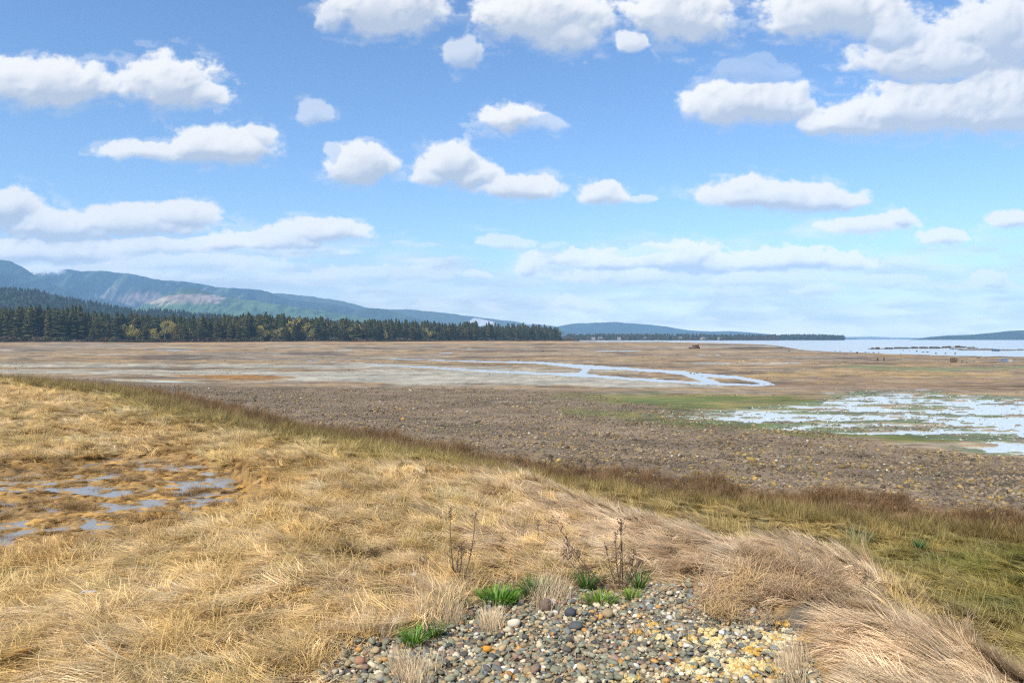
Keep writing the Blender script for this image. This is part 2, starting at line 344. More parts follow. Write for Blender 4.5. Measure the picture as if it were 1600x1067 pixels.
# ------------------------------------------------------------------ ground sheet
yr = np.concatenate([np.arange(-60, -2, 4.), np.arange(-2, 2.5, .25), np.arange(2.5, 13, .05)])
far = F*CAM_Z/np.arange(F*CAM_Z/13.05, 1.2, -1.0)
far2 = np.concatenate([far[far < 1200], np.geomspace(1230, 8550, 40)])
yr = np.concatenate([yr, far2])
u = np.concatenate([np.linspace(-1.7, -.76, 50)[:-1], np.linspace(-.76, .76, 620), np.linspace(.76, 1.7, 50)[1:]])
Wd = np.where(yr > 0, np.sqrt(yr**2+16), np.sqrt(yr**2+16))
GXX = u[None, :]*Wd[:, None]; GYY = np.repeat(yr[:, None], len(u), 1)
gz = ground_z(GXX, GYY)
nr, nc = GXX.shape
def grid_faces(nr, nc):
    i = np.arange(nr*nc).reshape(nr, nc)
    return np.stack([i[:-1, :-1], i[:-1, 1:], i[1:, 1:], i[1:, :-1]], -1).reshape(-1, 4)
def mixc(a, b, t): return a*(1-t[..., None])+np.asarray(b, float)*t[..., None]
def ground_colour(x, y):
    px, py = PXY(x, y); s = signed_dist(SHORE, x, y); s2 = signed_dist(MOUND, x, y)
    wx = px+30*fbm(x/20., y/30., 3, 141); 
    sy = py+1.4*fbm(px/220., py/9., 4, 142)+.0*px
    # flats: long bands of tan mud, grey silt and rusty weed
    c = np.empty(x.shape+(3,)); c[:] = (.255, .175, .092)
    b1 = fbm(wx/420., sy/3.6, 5, 143); b2 = fbm(wx/300., sy/2.4, 5, 144); b3 = fbm(wx/180., sy/5., 4, 145)
    c = mixc(c, (.205, .160, .112), sstep(-.1, .3, b1)); c = mixc(c, (.30, .19, .085), sstep(.1, .45, b2)*.8); c = mixc(c, (.085, .062, .042), sstep(.20, .45, b3)*.8); c = mixc(c, (.095, .07, .048), sstep(.14, .40, fbm(wx/500., sy/1.3, 4, 190))*.7)
    c = mixc(c, (.31, .265, .195), sstep(.18, .5, -b2)*.7)
    wet = .35*sstep(-.1, .5, b1)
    # salt grass in front of the trees
    c = mixc(c, (.33, .20, .085), sstep(3.4, 1.0, np.abs(py-534.2))*sstep(930, 860, px))
    # pale shelly silt
    p = np.maximum(band(px, sy, [(-600, 577), (60, 580), (300, 583), (480, 588), (640, 589), (800, 590), (1000, 600), (1130, 604)], [(-600, 4), (60, 3), (250, 3.5), (480, 8), (640, 13), (800, 11), (1000, 6), (1130, 1)]), band(px, sy, [(-600, 569), (200, 571), (700, 574), (1000, 582)], [(-600, 2), (200, 3), (600, 4), (1000, .5)])*.7)
    pn = sstep(-1.5, 2.5, p+3*fbm(wx/60., py/3., 4, 151))*sstep(-9, -3, p)
    c = mixc(c, (.315, .29, .225), pn*.9); wet = np.maximum(wet, pn*.35)
    p = band(px, sy, [(150, 592.6), (240, 596), (320, 596.5)], [(150, .5), (250, 1.4), (320, .3)]); c = mixc(c, (.36, .40, .34), sstep(-.5, .6, p))
    p = band(px, py, [(262, 586.5), (340, 588.5), (400, 589.5), (462, 590)], [(262, .5), (340, 2.8), (400, 4.2), (462, .6)])
    c = mixc(c, (.25, .12, .022), sstep(-1, 1.2, p+1.2*fbm(px/25., py/2., 3, 152)))
    # ochre and green weed at the right
    p = band(px, sy, [(1120, 590), (1300, 582), (1420, 584), (1520, 585), (1700, 588)], [(1120, 2), (1300, 6), (1420, 7), (1540, 3), (1700, 1)]); c = mixc(c, (.30, .20, .08), .8*sstep(-2, 3, p+6*fbm(px/30., py/3., 4, 153)))
    p = band(px, sy, [(1290, 571), (1370, 575), (1460, 577), (1560, 575), (1900, 574)], [(1290, .5), (1370, 3), (1460, 3), (1560, 2), (1900, 2)]); c = mixc(c, (.165, .165, .075), sstep(-1.5, 1.5, p+2*fbm(px/50., py/2., 3, 154)))
    p = band(px, sy, [(1170, 607), (1300, 598), (1500, 600), (1900, 606)], [(1170, 2), (1300, 9), (1500, 9), (1900, 8)]); c = mixc(c, (.215, .14, .075), sstep(-3, 3, p+4*fbm(px/60., py/3., 4, 155))*.8)
    p = band(px, sy, [(1480, 603), (1620, 603)], [(1480, .4), (1620, 1.2)]); c = mixc(c, (.07, .05, .03), sstep(-.5, .4, p))
    p = band(px, sy, [(1130, 541.4), (1180, 542.3), (1225, 543.2)], [(1130, .3), (1180, .9), (1225, .2)]); c = mixc(c, (.06, .045, .025), sstep(-.4, .4, p))
    # cobble shore
    t = curve(px, [(-600, 588), (0, 590), (250, 598), (560, 604), (750, 608), (900, 611), (1050, 640), (1150, 662), (1300, 676), (1420, 700), (1600, 712), (2400, 730)])
    k = sstep(-4, 6, py-t+5*fbm(px/40., py/6., 4, 156))
    cn = fbm(x/.35, y/.5, 3, 157); cb = np.empty_like(c); cb[:] = (.165, .12, .078); cb = mixc(cb, (.25, .185, .09), sstep(.0, .6, cn)*sstep(600, 720, py)); cb = mixc(cb, (.125, .095, .06), sstep(.1, .6, fbm(x/6., y/3., 4, 158))*.8)
    c = mixc(c, cb, k); wet = wet*(1-k)
    p = band(px, sy, [(770, 628), (830, 628.5)], [(770, .4), (800, 1.2), (830, .4)]); c = mixc(c, (.40, .36, .26), sstep(-.8, .6, p)*.8)
    # algae
    al = np.maximum(band(px, sy, [(860, 620), (960, 622), (1080, 628), (1240, 632), (1340, 622)], [(860, .5), (960, 5), (1080, 12), (1240, 11), (1340, 1)]), band(px, sy, [(860, 641), (960, 648), (1060, 656), (1160, 664), (1300, 675), (1420, 682), (1500, 690)], [(860, 1), (960, 4), (1060, 7), (1160, 7), (1300, 6), (1420, 5), (1500, 1)]))
    an = fbm(x/2.2, y/1.6, 5, 161)
    a = sstep(-6, 3, al+7*an)*sstep(-9, -4, al); c = mixc(c, mixc(np.broadcast_to(np.array((.18, .155, .045)), c.shape), (.095, .12, .022), sstep(-.45, .2, fbm(x/5., y/3., 4, 162))), a*.9)
    rp = rpool_mask(x, y); inr = sstep(-9/6.+.01, -1.2, rp)*(px > 1000)
    c = mixc(c, (.10, .13, .05), inr*sstep(-.3, .5, an+.2)*.9); c = mixc(c, (.36, .37, .31), sstep(-.3, .5, rp)*.9); wet = np.maximum(wet, inr*.6)
    # dry land under the grass
    land = sstep(-.3, .6, s); gcol = np.empty_like(c); gcol[:] = (.20, .125, .05)
    gcol = mixc(gcol, (.10, .085, .025), sstep(.5, -.8, s2)*sstep(0, 3, x)); gcol = mixc(gcol, (.17, .10, .055), sstep(2.2, .5, s))
    c = mixc(c, gcol, land)
    c = mixc(c, mixc(np.broadcast_to(np.array((.36, .21, .06)), c.shape), (.24, .15, .06), sstep(-.3, .4, fbm(x/.8, y/.5, 4, 163))), sstep(-.1, .5, lpool_mask(x, y))*land)
    c = mixc(c, (.15, .115, .075), sstep(-.3, .3, gravel_mask(x, y))*(s2 > -1.5)*(y < 8)*(y > -20)*land)
    c = mixc(c, (.085, .07, .05), sstep(.9, .3, notch(x, y))*land)  # gravelly soil in the notch, colour darkened to stand in for the gap's shade
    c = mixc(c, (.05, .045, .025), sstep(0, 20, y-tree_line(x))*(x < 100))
    c = c*(1+.30*fbm(px/24., py/1.0, 3, 191)*sstep(640, 560, py)*(1-land))[..., None]
    return c, np.clip(wet, 0, 1)
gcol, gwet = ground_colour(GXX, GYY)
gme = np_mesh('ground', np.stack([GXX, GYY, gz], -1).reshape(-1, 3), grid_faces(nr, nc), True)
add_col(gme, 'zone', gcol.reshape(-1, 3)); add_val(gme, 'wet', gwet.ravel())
def ground_mat():
    m, t, b = new_mat('ground_soil'); L = t.links
    a = t.nodes.new('ShaderNodeAttribute'); a.attribute_name = 'zone'
    w = t.nodes.new('ShaderNodeAttribute'); w.attribute_name = 'wet'
    g = t.nodes.new('ShaderNodeNewGeometry')
    def noise(s, d=5):
        n = t.nodes.new('ShaderNodeTexNoise'); n.inputs['Scale'].default_value = s; n.inputs['Detail'].default_value = d; L.new(g.outputs['Position'], n.inputs['Vector']); return n.outputs['Fac']
    n1, n2, n3 = noise(14), noise(1.1, 8), noise(55, 3)
    f = math_n('MULTIPLY_ADD', n1, 1.1, math_n('MULTIPLY_ADD', n2, 1.4, math_n('MULTIPLY_ADD', n3, .7, math_n('MULTIPLY_ADD', noise(.22, 10), 1.6, -1.4, tree=t), tree=t), tree=t), tree=t)
    vm = t.nodes.new('ShaderNodeVectorMath'); vm.operation = 'SCALE'; L.new(a.outputs['Color'], vm.inputs[0]); L.new(math_n('MAXIMUM', f, .15, tree=t), vm.inputs['Scale'])
    L.new(vm.outputs[0], b.inputs['Base Color'])
    L.new(math_n('MULTIPLY_ADD', w.outputs['Fac'], -.55, .92, tree=t), b.inputs['Roughness'])
    b.inputs['Specular IOR Level'].default_value = .35
    bp = t.nodes.new('ShaderNodeBump'); bp.inputs['Strength'].default_value = .5; bp.inputs['Distance'].default_value = .03; L.new(f, bp.inputs['Height']); L.new(bp.outputs[0], b.inputs['Normal'])
    return m
ground = obj('ground', gme, ground_mat(), None, 'structure')
# ------------------------------------------------------------------ water
def water_mat(name, col, rough, wave, scale, stretch=(1, 1, 1)):
    m, t, b = new_mat(name); L = t.links
    b.inputs['Base Color'].default_value = lin(*col); b.inputs['Roughness'].default_value = rough; b.inputs['IOR'].default_value = 1.333
    g = t.nodes.new('ShaderNodeNewGeometry'); mp = t.nodes.new('ShaderNodeMapping'); mp.inputs['Scale'].default_value = stretch; L.new(g.outputs['Position'], mp.inputs[0])
    n = t.nodes.new('ShaderNodeTexNoise'); n.inputs['Scale'].default_value = scale; n.inputs['Detail'].default_value = 4; L.new(mp.outputs[0], n.inputs['Vector'])
    bp = t.nodes.new('ShaderNodeBump'); bp.inputs['Strength'].default_value = wave; bp.inputs['Distance'].default_value = .02; L.new(n.outputs['Fac'], bp.inputs['Height']); L.new(bp.outputs[0], b.inputs['Normal'])
    return m
def sheet(name, pts, z, mat):
    me = bpy.data.meshes.new(name); me.from_pydata([(x, y, z) for x, y in pts], [], [tuple(range(len(pts)))]); me.update()
    return obj(name, me, mat, None, 'structure')
sheet('sea', [(-200, 18), (9000, 10), (9500, 8600), (-9000, 8600), (-9000, 700)], -.045, water_mat('sea_water', (.36, .36, .34), .16, .10, .9))
sheet('tidal_pool', [(5.5, 17.5), (9, 16), (60, 14), (75, 44), (14, 42), (6, 30)], -.041, water_mat('silty_water', (.46, .47, .44), .16, .25, 2.5))
sheet('pool_water', [(-16, 7.6), (-2.9, 7.8), (-2.8, 14.5), (-5, 17.5), (-18, 18)], .535, water_mat('marsh_water', (.23, .21, .175), .12, .08, 5))
# ------------------------------------------------------------------ air
def build_haze(density):
    bm = bmesh.new(); box(bm, (0, 3500, 349), (20000, 10600, 706))
    m = bpy.data.materials.new('haze'); m.use_nodes = True; t = m.node_tree; t.nodes.clear()
    v = t.nodes.new('ShaderNodeVolumePrincipled'); v.inputs['Color'].default_value = (.36, .65, 1.0, 1); v.inputs['Density'].default_value = density
    o = t.nodes.new('ShaderNodeOutputMaterial'); t.links.new(v.outputs[0], o.inputs['Volume'])
    obj('haze', bm_mesh(bm, 'haze'), m, None, 'stuff')
build_haze(1.0e-4)
# ------------------------------------------------------------------ hills and mountains
def hill_mat(name, trees=1.0, scale=.02):
    m, t, b = new_mat(name); L = t.links
    a = t.nodes.new('ShaderNodeAttribute'); a.attribute_name = 'zone'; g = t.nodes.new('ShaderNodeNewGeometry')
    n = t.nodes.new('ShaderNodeTexNoise'); n.inputs['Scale'].default_value = scale; n.inputs['Detail'].default_value = 9; n.inputs['Roughness'].default_value = .65; L.new(g.outputs['Position'], n.inputs['Vector'])
    vm = t.nodes.new('ShaderNodeVectorMath'); vm.operation = 'SCALE'; L.new(a.outputs['Color'], vm.inputs[0]); L.new(math_n('MULTIPLY_ADD', n.outputs['Fac'], 1.8*trees, 1-.9*trees, tree=t), vm.inputs['Scale']); L.new(vm.outputs[0], b.inputs['Base Color'])
    b.inputs['Roughness'].default_value = 1.0; b.inputs['Specular IOR Level'].default_value = .1
    bp = t.nodes.new('ShaderNodeBump'); bp.inputs['Strength'].default_value = 1.0; bp.inputs['Distance'].default_value = 14*trees; L.new(n.outputs['Fac'], bp.inputs['Height']); L.new(bp.outputs[0], b.inputs['Normal'])
    return m
HILL = hill_mat('wooded_slope'); HILLS = {}
def ridge(name, D, prof, depth, colour, rough=.12, n=(360, 70), seed=0, cut=0.0, off=0.0):
    a = np.array(prof, float); px = np.linspace(a[0, 0], a[-1, 0], n[0]); top = np.interp(px, a[:, 0], a[:, 1])
    k = np.exp(-.5*(np.arange(-6, 7)/2.4)**2); k /= k.sum(); tp = np.convolve(np.pad(top, 6, mode='edge'), k, 'valid'); top = .55*tp+.45*top
    top = top-np.clip(HY-top, 0, 60)*.022*fbm(px/20., px*0+seed, 5, 196+seed)
    X = (px-800)/F*D; Z = np.maximum((HY-top)/F*D+CAM_Z-cut, 1)
    v = np.linspace(-1, 1, n[1]); xx = np.repeat(X[None], n[1], 0); vv = np.repeat(v[:, None], n[0], 1); yy = D+vv*depth
    xx = xx*yy/D                                              # slopes fan out with distance
    sh = np.where(vv < 0, (1+vv)**.9, 1-vv**1.5)
    rg = fbm(xx/(depth*.22), yy/(depth*.55), 5, 170+seed)
    gl = billow(xx/(depth*.16)+.25*rg, yy/(depth*1.1), 4, 175+seed)
    zz = Z[None]*np.clip(sh, 0, 1)
    fade = np.sin(np.pi*np.clip((vv+1)/2*1.0, 0, 1))*np.clip(-vv*1.6, 0, 1)
    zz = zz+Z[None]*fade*rough*(1.0*rg+1.3*gl-.5)
    zz = zz-3*(vv <= -.999)-3*(vv >= .999)
    me = np_mesh(name, np.stack([xx, yy, zz], -1).reshape(-1, 3), grid_faces(n[1], n[0]), True)
    pxx = 800+F*xx/yy; pyy = HY-F*(zz-CAM_Z)/yy
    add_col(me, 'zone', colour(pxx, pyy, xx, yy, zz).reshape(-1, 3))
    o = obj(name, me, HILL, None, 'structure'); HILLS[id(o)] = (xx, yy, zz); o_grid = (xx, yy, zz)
    return o, o_grid
DARK_ = np.array((.030, .046, .026))
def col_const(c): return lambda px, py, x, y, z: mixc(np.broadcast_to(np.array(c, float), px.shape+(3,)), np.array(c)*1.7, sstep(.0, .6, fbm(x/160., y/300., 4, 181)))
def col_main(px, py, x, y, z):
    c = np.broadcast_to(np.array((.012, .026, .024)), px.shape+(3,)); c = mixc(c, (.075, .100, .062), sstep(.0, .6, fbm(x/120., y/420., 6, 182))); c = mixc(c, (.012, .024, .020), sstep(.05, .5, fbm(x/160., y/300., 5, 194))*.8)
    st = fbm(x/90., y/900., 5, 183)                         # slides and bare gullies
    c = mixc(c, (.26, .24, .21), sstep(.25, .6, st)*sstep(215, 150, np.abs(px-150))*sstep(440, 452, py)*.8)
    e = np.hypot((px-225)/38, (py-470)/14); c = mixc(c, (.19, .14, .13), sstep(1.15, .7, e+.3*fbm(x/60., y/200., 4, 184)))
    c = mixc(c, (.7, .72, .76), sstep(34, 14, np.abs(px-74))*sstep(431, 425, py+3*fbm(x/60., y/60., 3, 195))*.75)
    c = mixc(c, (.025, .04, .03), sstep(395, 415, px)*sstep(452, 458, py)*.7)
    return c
def col_cut(px, py, x, y, z):
    c = np.broadcast_to(np.array((.075, .125, .055)), px.shape+(3,)); c = mixc(c, (.030, .060, .035), sstep(-.1, .4, fbm(x/120., y/200., 5, 186)))
    d = px+26*fbm(x/110., y/160., 4, 187); q = py+5*fbm(x/90., y/90., 4, 188)
    c = mixc(c, (.225, .175, .15), sstep(72, 52, np.abs(d-280))*sstep(459, 464, q)*sstep(476, 470, q))
    c = mixc(c, (.34, .29, .20), sstep(26, 14, np.abs(d-252))*sstep(463, 468, q)*sstep(478, 474, q))
    c = mixc(c, (.30, .23, .21), sstep(16, 8, np.abs(d-322-(q-455)*1.2))*sstep(452, 456, q)*sstep(474, 470, q)*.9)
    c = mixc(c, (.035, .06, .03), sstep(36, 24, np.abs(d-300))*sstep(462, 457, q))
    return c
def col_far(px, py, x, y, z):
    c = np.broadcast_to(np.array((.05, .07, .055)), px.shape+(3,)); n = fbm(x/300., y/500., 5, 189)
    return mixc(c, (.75, .78, .82), sstep(690, 740, px)*sstep(880, 850, px)*.55*sstep(.25, .6, n+.3*sstep(14, 3, py-np.interp(px, [400, 640, 760, 800, 870], [455, 485, 498, 503, 512]))-.1))
hF, _ = ridge('distant_mountains', 7600, [(330, 470), (400, 458), (440, 458), (490, 463), (540, 472), (580, 482), (640, 484), (700, 489), (750, 496), (800, 502), (870, 510), (930, 520), (960, 529)], 900, col_far, seed=1)
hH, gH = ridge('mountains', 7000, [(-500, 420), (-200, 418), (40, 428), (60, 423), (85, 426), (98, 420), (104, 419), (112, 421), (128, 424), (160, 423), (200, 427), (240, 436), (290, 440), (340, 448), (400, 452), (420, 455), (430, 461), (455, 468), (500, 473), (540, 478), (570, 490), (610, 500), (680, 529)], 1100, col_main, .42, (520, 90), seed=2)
hG, _ = ridge('blue_hill', 6300, [(500, 529), (530, 496), (555, 486), (580, 481), (600, 483), (625, 490), (670, 502), (740, 529)], 380, col_const((.028, .045, .03)), .06, seed=3)
hI, _ = ridge('mountain_spur', 6000, [(-600, 412), (-300, 406), (-60, 405), (0, 405), (18, 408), (40, 419), (58, 432), (90, 446), (120, 456), (160, 466), (210, 479), (260, 492), (340, 529)], 900, col_const((.018, .034, .027)), .40, (360, 80), seed=4)
hJ, gJ = ridge('logged_hill', 5000, [(120, 529), (180, 494), (210, 482), (240, 470), (265, 459), (285, 452), (303, 450), (320, 454), (345, 464), (400, 470), (450, 478), (500, 485), (560, 494), (620, 506), (700, 529)], 520, col_cut, .16, (420, 80), seed=5)
hK, gK = ridge('wooded_ridge', 2100, [(-1400, 452), (-400, 450), (0, 452), (60, 456), (100, 468), (150, 475), (190, 483), (235, 487), (270, 487), (300, 492), (400, 499), (520, 505), (640, 513), (760, 529)], 480, col_const((.022, .034, .018)), .05, (360, 60), seed=6)
hE, _ = ridge('headland_hills', 6600, [(700, 529), (800, 521), (860, 512), (890, 506), (930, 504), (960, 503), (1000, 506), (1040, 510), (1075, 516), (1110, 518), (1140, 517), (1180, 520), (1230, 525), (1300, 527), (1340, 529)], 700, col_const((.022, .036, .028)), .08, seed=7)
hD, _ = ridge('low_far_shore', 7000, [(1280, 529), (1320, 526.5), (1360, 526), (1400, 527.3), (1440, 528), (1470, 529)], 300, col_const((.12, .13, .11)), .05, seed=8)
hC, gC = ridge('island', 3700, [(1420, 530), (1428, 528.3), (1450, 525), (1480, 522.6), (1520, 521.2), (1550, 518.5), (1578, 515.0), (1640, 514.0), (1800, 516), (2100, 521), (2500, 530)], 320, col_const((.025, .042, .03)), .05, seed=9, cut=5)
hA, gA = ridge('headland', 2200, [(810, 529.8), (840, 528.6), (900, 528), (1000, 528), (1100, 528.4), (1180, 529.2), (1215, 530)], 160, col_const((.09, .075, .05)), .05, (200, 40), seed=10)
hB, gB = ridge('point', 2500, [(1180, 530), (1200, 529.4), (1240, 528.0), (1280, 528.2), (1306, 529.2), (1320, 530.2)], 120, col_const((.05, .055, .035)), .05, (160, 40), seed=11)
# ------------------------------------------------------------------ foliage materials
def leaf_mat(name, cols, attr_tone=True, source='random', transl=.25, rough=.6, spec=.2):
    """cols: ramp of leaf colours picked per plant; 'tone' on the mesh varies it leaf by leaf"""
    m, t, b = new_mat(name); L = t.links
    if source == 'random':
        oi = t.nodes.new('ShaderNodeObjectInfo'); r = t.nodes.new('ShaderNodeValToRGB'); e = r.color_ramp.elements
        while len(e) < len(cols): e.new(.5)
        if len(cols) == 1: cols = cols*2
        for i, c in enumerate(cols): e[i].position = i/max(1, len(cols)-1); e[i].color = lin(*c)
        L.new(oi.outputs['Random'], r.inputs['Fac']); colr = r.outputs['Color']
    else:
        a = t.nodes.new('ShaderNodeAttribute'); a.attribute_type = 'INSTANCER'; a.attribute_name = 'tint'; colr = a.outputs['Color']
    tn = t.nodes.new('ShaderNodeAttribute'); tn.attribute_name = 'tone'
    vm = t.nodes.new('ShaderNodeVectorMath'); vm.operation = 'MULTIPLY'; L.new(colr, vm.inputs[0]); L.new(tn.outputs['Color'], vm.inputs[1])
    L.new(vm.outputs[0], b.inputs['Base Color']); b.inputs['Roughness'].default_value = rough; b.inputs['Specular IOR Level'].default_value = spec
    tr = t.nodes.new('ShaderNodeBsdfTranslucent'); L.new(vm.outputs[0], tr.inputs['Color'])
    ms = t.nodes.new('ShaderNodeMixShader'); ms.inputs[0].default_value = transl; L.new(b.outputs[0], ms.inputs[1]); L.new(tr.outputs[0], ms.inputs[2])
    L.new(ms.outputs[0], t.nodes['Material Output'].inputs['Surface'])
    return m
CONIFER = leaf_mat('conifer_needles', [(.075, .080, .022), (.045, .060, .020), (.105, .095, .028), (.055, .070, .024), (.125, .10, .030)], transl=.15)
ALDER = leaf_mat('budding_leaves', [(.46, .39, .09), (.38, .35, .10), (.52, .42, .11), (.28, .27, .09)], transl=.35)
SHRUB = leaf_mat('shrub_leaves', [(.11, .06, .045), (.045, .055, .02), (.15, .10, .07), (.06, .075, .025), (.10, .055, .04)], transl=.25)
BARK = plain('bark', (.09, .065, .05), .9, .3, 4)
PALEBARK = plain('pale_bark', (.34, .31, .26), .9, .3, 4)
rnd = random.Random(11)
def soup(name, quads, tones, mat, smooth=False):
    """many loose four-cornered leaves as one mesh"""
    v = np.array(quads, np.float32).reshape(-1, 3); f = np.arange(len(v)).reshape(-1, 4)
    me = np_mesh(name, v, f); tn = np.repeat(np.array(tones, np.float32)[:, None], 4, 0).reshape(-1, 1)
    add_col(me, 'tone', np.repeat(tn, 3, 1)); me.materials.append(mat); return me
def conifer(seed, slim=.17, bare=.10, n_wh=44):
    """unit-high crown: drooping branch sprays in whorls"""
    r = random.Random(seed); q = []; tn = []
    lean = [r.gauss(0, .012) for _ in range(2)]
    prof = [r.uniform(.7, 1.2) for _ in range(9)]
    for w in range(n_wh):
        t = bare+(1-bare)*(w/n_wh)**.92; rad = slim*(1-t)**.62*(.55+.45*min(1, (t-bare+.05)*5))+.010
        for b in range(8 if t < .75 else 5):
            a = r.uniform(0, 2*math.pi); L = rad*r.uniform(.55, 1.2)*prof[int(a/6.284*8.99)]
            droop = -.10-.35*(1-t)*r.uniform(.4, 1.2)+.35*max(0, t-.7); c, s = math.cos(a), math.sin(a); z0 = t+r.uniform(-.012, .012)
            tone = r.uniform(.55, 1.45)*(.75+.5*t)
            wd = L*r.uniform(.30, .5)+.006
            def P(k, side, dz): return (c*L*k-s*side+lean[0]*t*10*.1, s*L*k+c*side+lean[1]*t, z0+droop*L*k+dz)
            q += [P(.05, 0, .012), P(.55, wd, -.012-.25*wd), P(1, 0, .0), P(.55, -wd, -.012-.25*wd)]; tn.append(tone)
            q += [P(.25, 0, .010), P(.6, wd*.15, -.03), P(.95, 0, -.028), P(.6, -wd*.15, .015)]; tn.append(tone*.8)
    for k in range(5):
        a = k*1.3; q += [(0, 0, 1.03), (math.cos(a)*.006, math.sin(a)*.006, .97), (0, 0, .93), (-math.cos(a)*.006, -math.sin(a)*.006, .97)]; tn.append(1)
    return soup('crown', q, tn, CONIFER)
def broadleaf(seed, mat, n=620, wide=.24, low=.35, leaf=.026, lobes=9):
    r = random.Random(seed); q = []; tn = []
    ctr = [(r.gauss(0, wide*.5), r.gauss(0, wide*.5), low+(1-low)*r.uniform(.15, .85), r.uniform(.07, .15)) for _ in range(lobes)]
    for k in range(n):
        cx, cy, cz, rr = ctr[k % lobes]; d = Vector((r.gauss(0, 1), r.gauss(0, 1), r.gauss(0, 1))).normalized()*rr*r.uniform(.5, 1.1)
        p = Vector((cx, cy, cz))+Vector((d.x*1.2, d.y*1.2, d.z)); e = Euler((r.uniform(0, 6), r.uniform(0, 6), r.uniform(0, 6))).to_matrix(); s = leaf*r.uniform(.5, 1.3)
        for dx, dy in ((-1, 0), (0, -.6), (1, 0), (0, .6)): q.append(tuple(p+e @ Vector((dx*s, dy*s, 0))))
        tn.append(r.uniform(.6, 1.4))
    return soup('crown', q, tn, mat)
def bush(seed, n=260, leaf=.07):
    r = random.Random(seed); q = []; tn = []
    for k in range(n):
        a = r.uniform(0, 6.28); el = math.asin(r.random()); rr = r.uniform(.6, 1.05)*(1+.25*math.sin(3*a+seed))
        p = Vector((math.cos(a)*math.cos(el)*rr, math.sin(a)*math.cos(el)*rr, .05+.9*math.sin(el)*rr)); e = Euler((r.uniform(0, 6), r.uniform(0, 6), r.uniform(0, 6))).to_matrix(); s = leaf*2*r.uniform(.5, 1.3)
        for dx, dy in ((-1, 0), (0, -.6), (1, 0), (0, .6)): q.append(tuple(p+e @ Vector((dx*s, dy*s, 0))))
        tn.append(r.uniform(.6, 1.4))
    return soup('foliage', q, tn, SHRUB)
def trunk_mesh(h, r, mat, limbs=0, seed=0):
    bm = bmesh.new(); rr = random.Random(seed); tube(bm, [(0, 0, -.02), (rr.gauss(0, .004), 0, h*.5), (0, 0, h)], [r, r*.7, r*.25], 6)
    for k in range(limbs):
        a = rr.uniform(0, 6.28); z = h*rr.uniform(.3, .8); l = rr.uniform(.12, .28)
        tube(bm, [(0, 0, z), (math.cos(a)*l*.5, math.sin(a)*l*.5, z+l*.6), (math.cos(a)*l*.8, math.sin(a)*l*.8, z+l*1.3)], [r*.45, r*.3, r*.12], 4)
    me = bm_mesh(bm, 'trunk'); me.materials.append(mat); return me
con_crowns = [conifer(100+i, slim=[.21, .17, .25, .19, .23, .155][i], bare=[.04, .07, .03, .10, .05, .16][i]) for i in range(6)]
con_trunk = trunk_mesh(.96, .012, BARK)
ald_crowns = [broadleaf(200+i, ALDER, n=760, wide=[.20, .25, .17][i], low=.16, lobes=15, leaf=.024) for i in range(3)]
ald_trunks = [trunk_mesh(.8, .010, PALEBARK, 7, i) for i in range(3)]
rnd_crowns = [broadleaf(240+i, CONIFER, n=1300, wide=.34, low=.08, leaf=.032, lobes=20) for i in range(2)]

# ------------------------------------------------------------------ the wood across the flats
def tree(name, crown, trunk, loc, h, wscale, rz, label, cat, group):
    t = empty(name, loc, rz); t.scale = (h*wscale, h*wscale, h); tag(t, label, cat, group)
    for nm, me in (('trunk', trunk), ('crown', crown)):
        o = bpy.data.objects.new(nm, me); C.objects.link(o); o.parent = t
    return t
CON_L = 'dark green conifer standing in the front ranks of the wood beyond the flats'
ALD_L = 'yellow budding alder with a pale trunk among the dark conifers of the wood'
ALD_SPOTS = [190, 197, 205, 214, 236, 243, 258, 268, 272, 296, 404, 412, 419, 427, 436, 441, 452, 459, 467, 478, 486, 547, 556, 603, 664, 668]
placed = []
def tree_h(px): return np.interp(px, [-400, 0, 60, 130, 180, 260, 330, 440, 520, 620, 700, 780, 840, 880], [31, 30, 31, 32, 27, 25, 26, 29, 26, 27, 26, 27, 26, 23])
def at_row(px, back):
    """a point `back` metres behind the edge of the wood, in the direction of picture column px"""
    k = (px-800)/F; y = 700.0
    for _ in range(30): y = float(tree_line(k*y))+back
    return k*y, y
for px in ALD_SPOTS:
    x, y = at_row(px, rnd.uniform(6, 14)); placed.append((px, x, y, 'alder')) if rnd.random() < .0 else placed.append((px+rnd.gauss(0, 2), *at_row(px, rnd.uniform(5, 20)), 'alder'))
for row, (back, step) in enumerate([(3, 9.2), (10, 8.8), (18, 8.6), (27, 9.0)]):
    px = -14+rnd.uniform(0, 6)
    while px < 884:
        if row > 1 or min(abs(px-a) for a in ALD_SPOTS) > 6 or rnd.random() < .2:
            j = px+rnd.gauss(0, 2.2); x, y = at_row(j, back+rnd.uniform(-3, 5))
            if j < 879: placed.append((j, x, y, 'conifer'))
        px += step*rnd.uniform(.6, 1.35)
placed = placed[:300]
for px, x, y, k in placed:
    z = float(ground_z(np.array([x]), np.array([y]))[0]); h = float(tree_h(px))*rnd.choice([rnd.uniform(.5, .8), rnd.uniform(.75, 1.0), rnd.uniform(.85, 1.12)])
    if k == 'alder': tree('alder_tree', rnd.choice(ald_crowns), rnd.choice(ald_trunks), (x, y, z), h*rnd.uniform(.78, .95), rnd.uniform(.9, 1.3), rnd.uniform(0, 6.28), ALD_L, 'tree', 'alders in the wood')
    elif rnd.random() < .20: tree('broad_tree', rnd.choice(rnd_crowns), rnd.choice(ald_trunks), (x, y, z), h*.85, rnd.uniform(.7, 1.05), rnd.uniform(0, 6.28), 'rounded olive green tree among the pointed conifers of the wood', 'tree', 'rounded trees in the wood')
    else: tree('conifer_tree', rnd.choice(con_crowns), con_trunk, (x, y, z), h, rnd.uniform(.9, 1.45), rnd.uniform(0, 6.28), CON_L, 'tree', 'conifers in the wood')
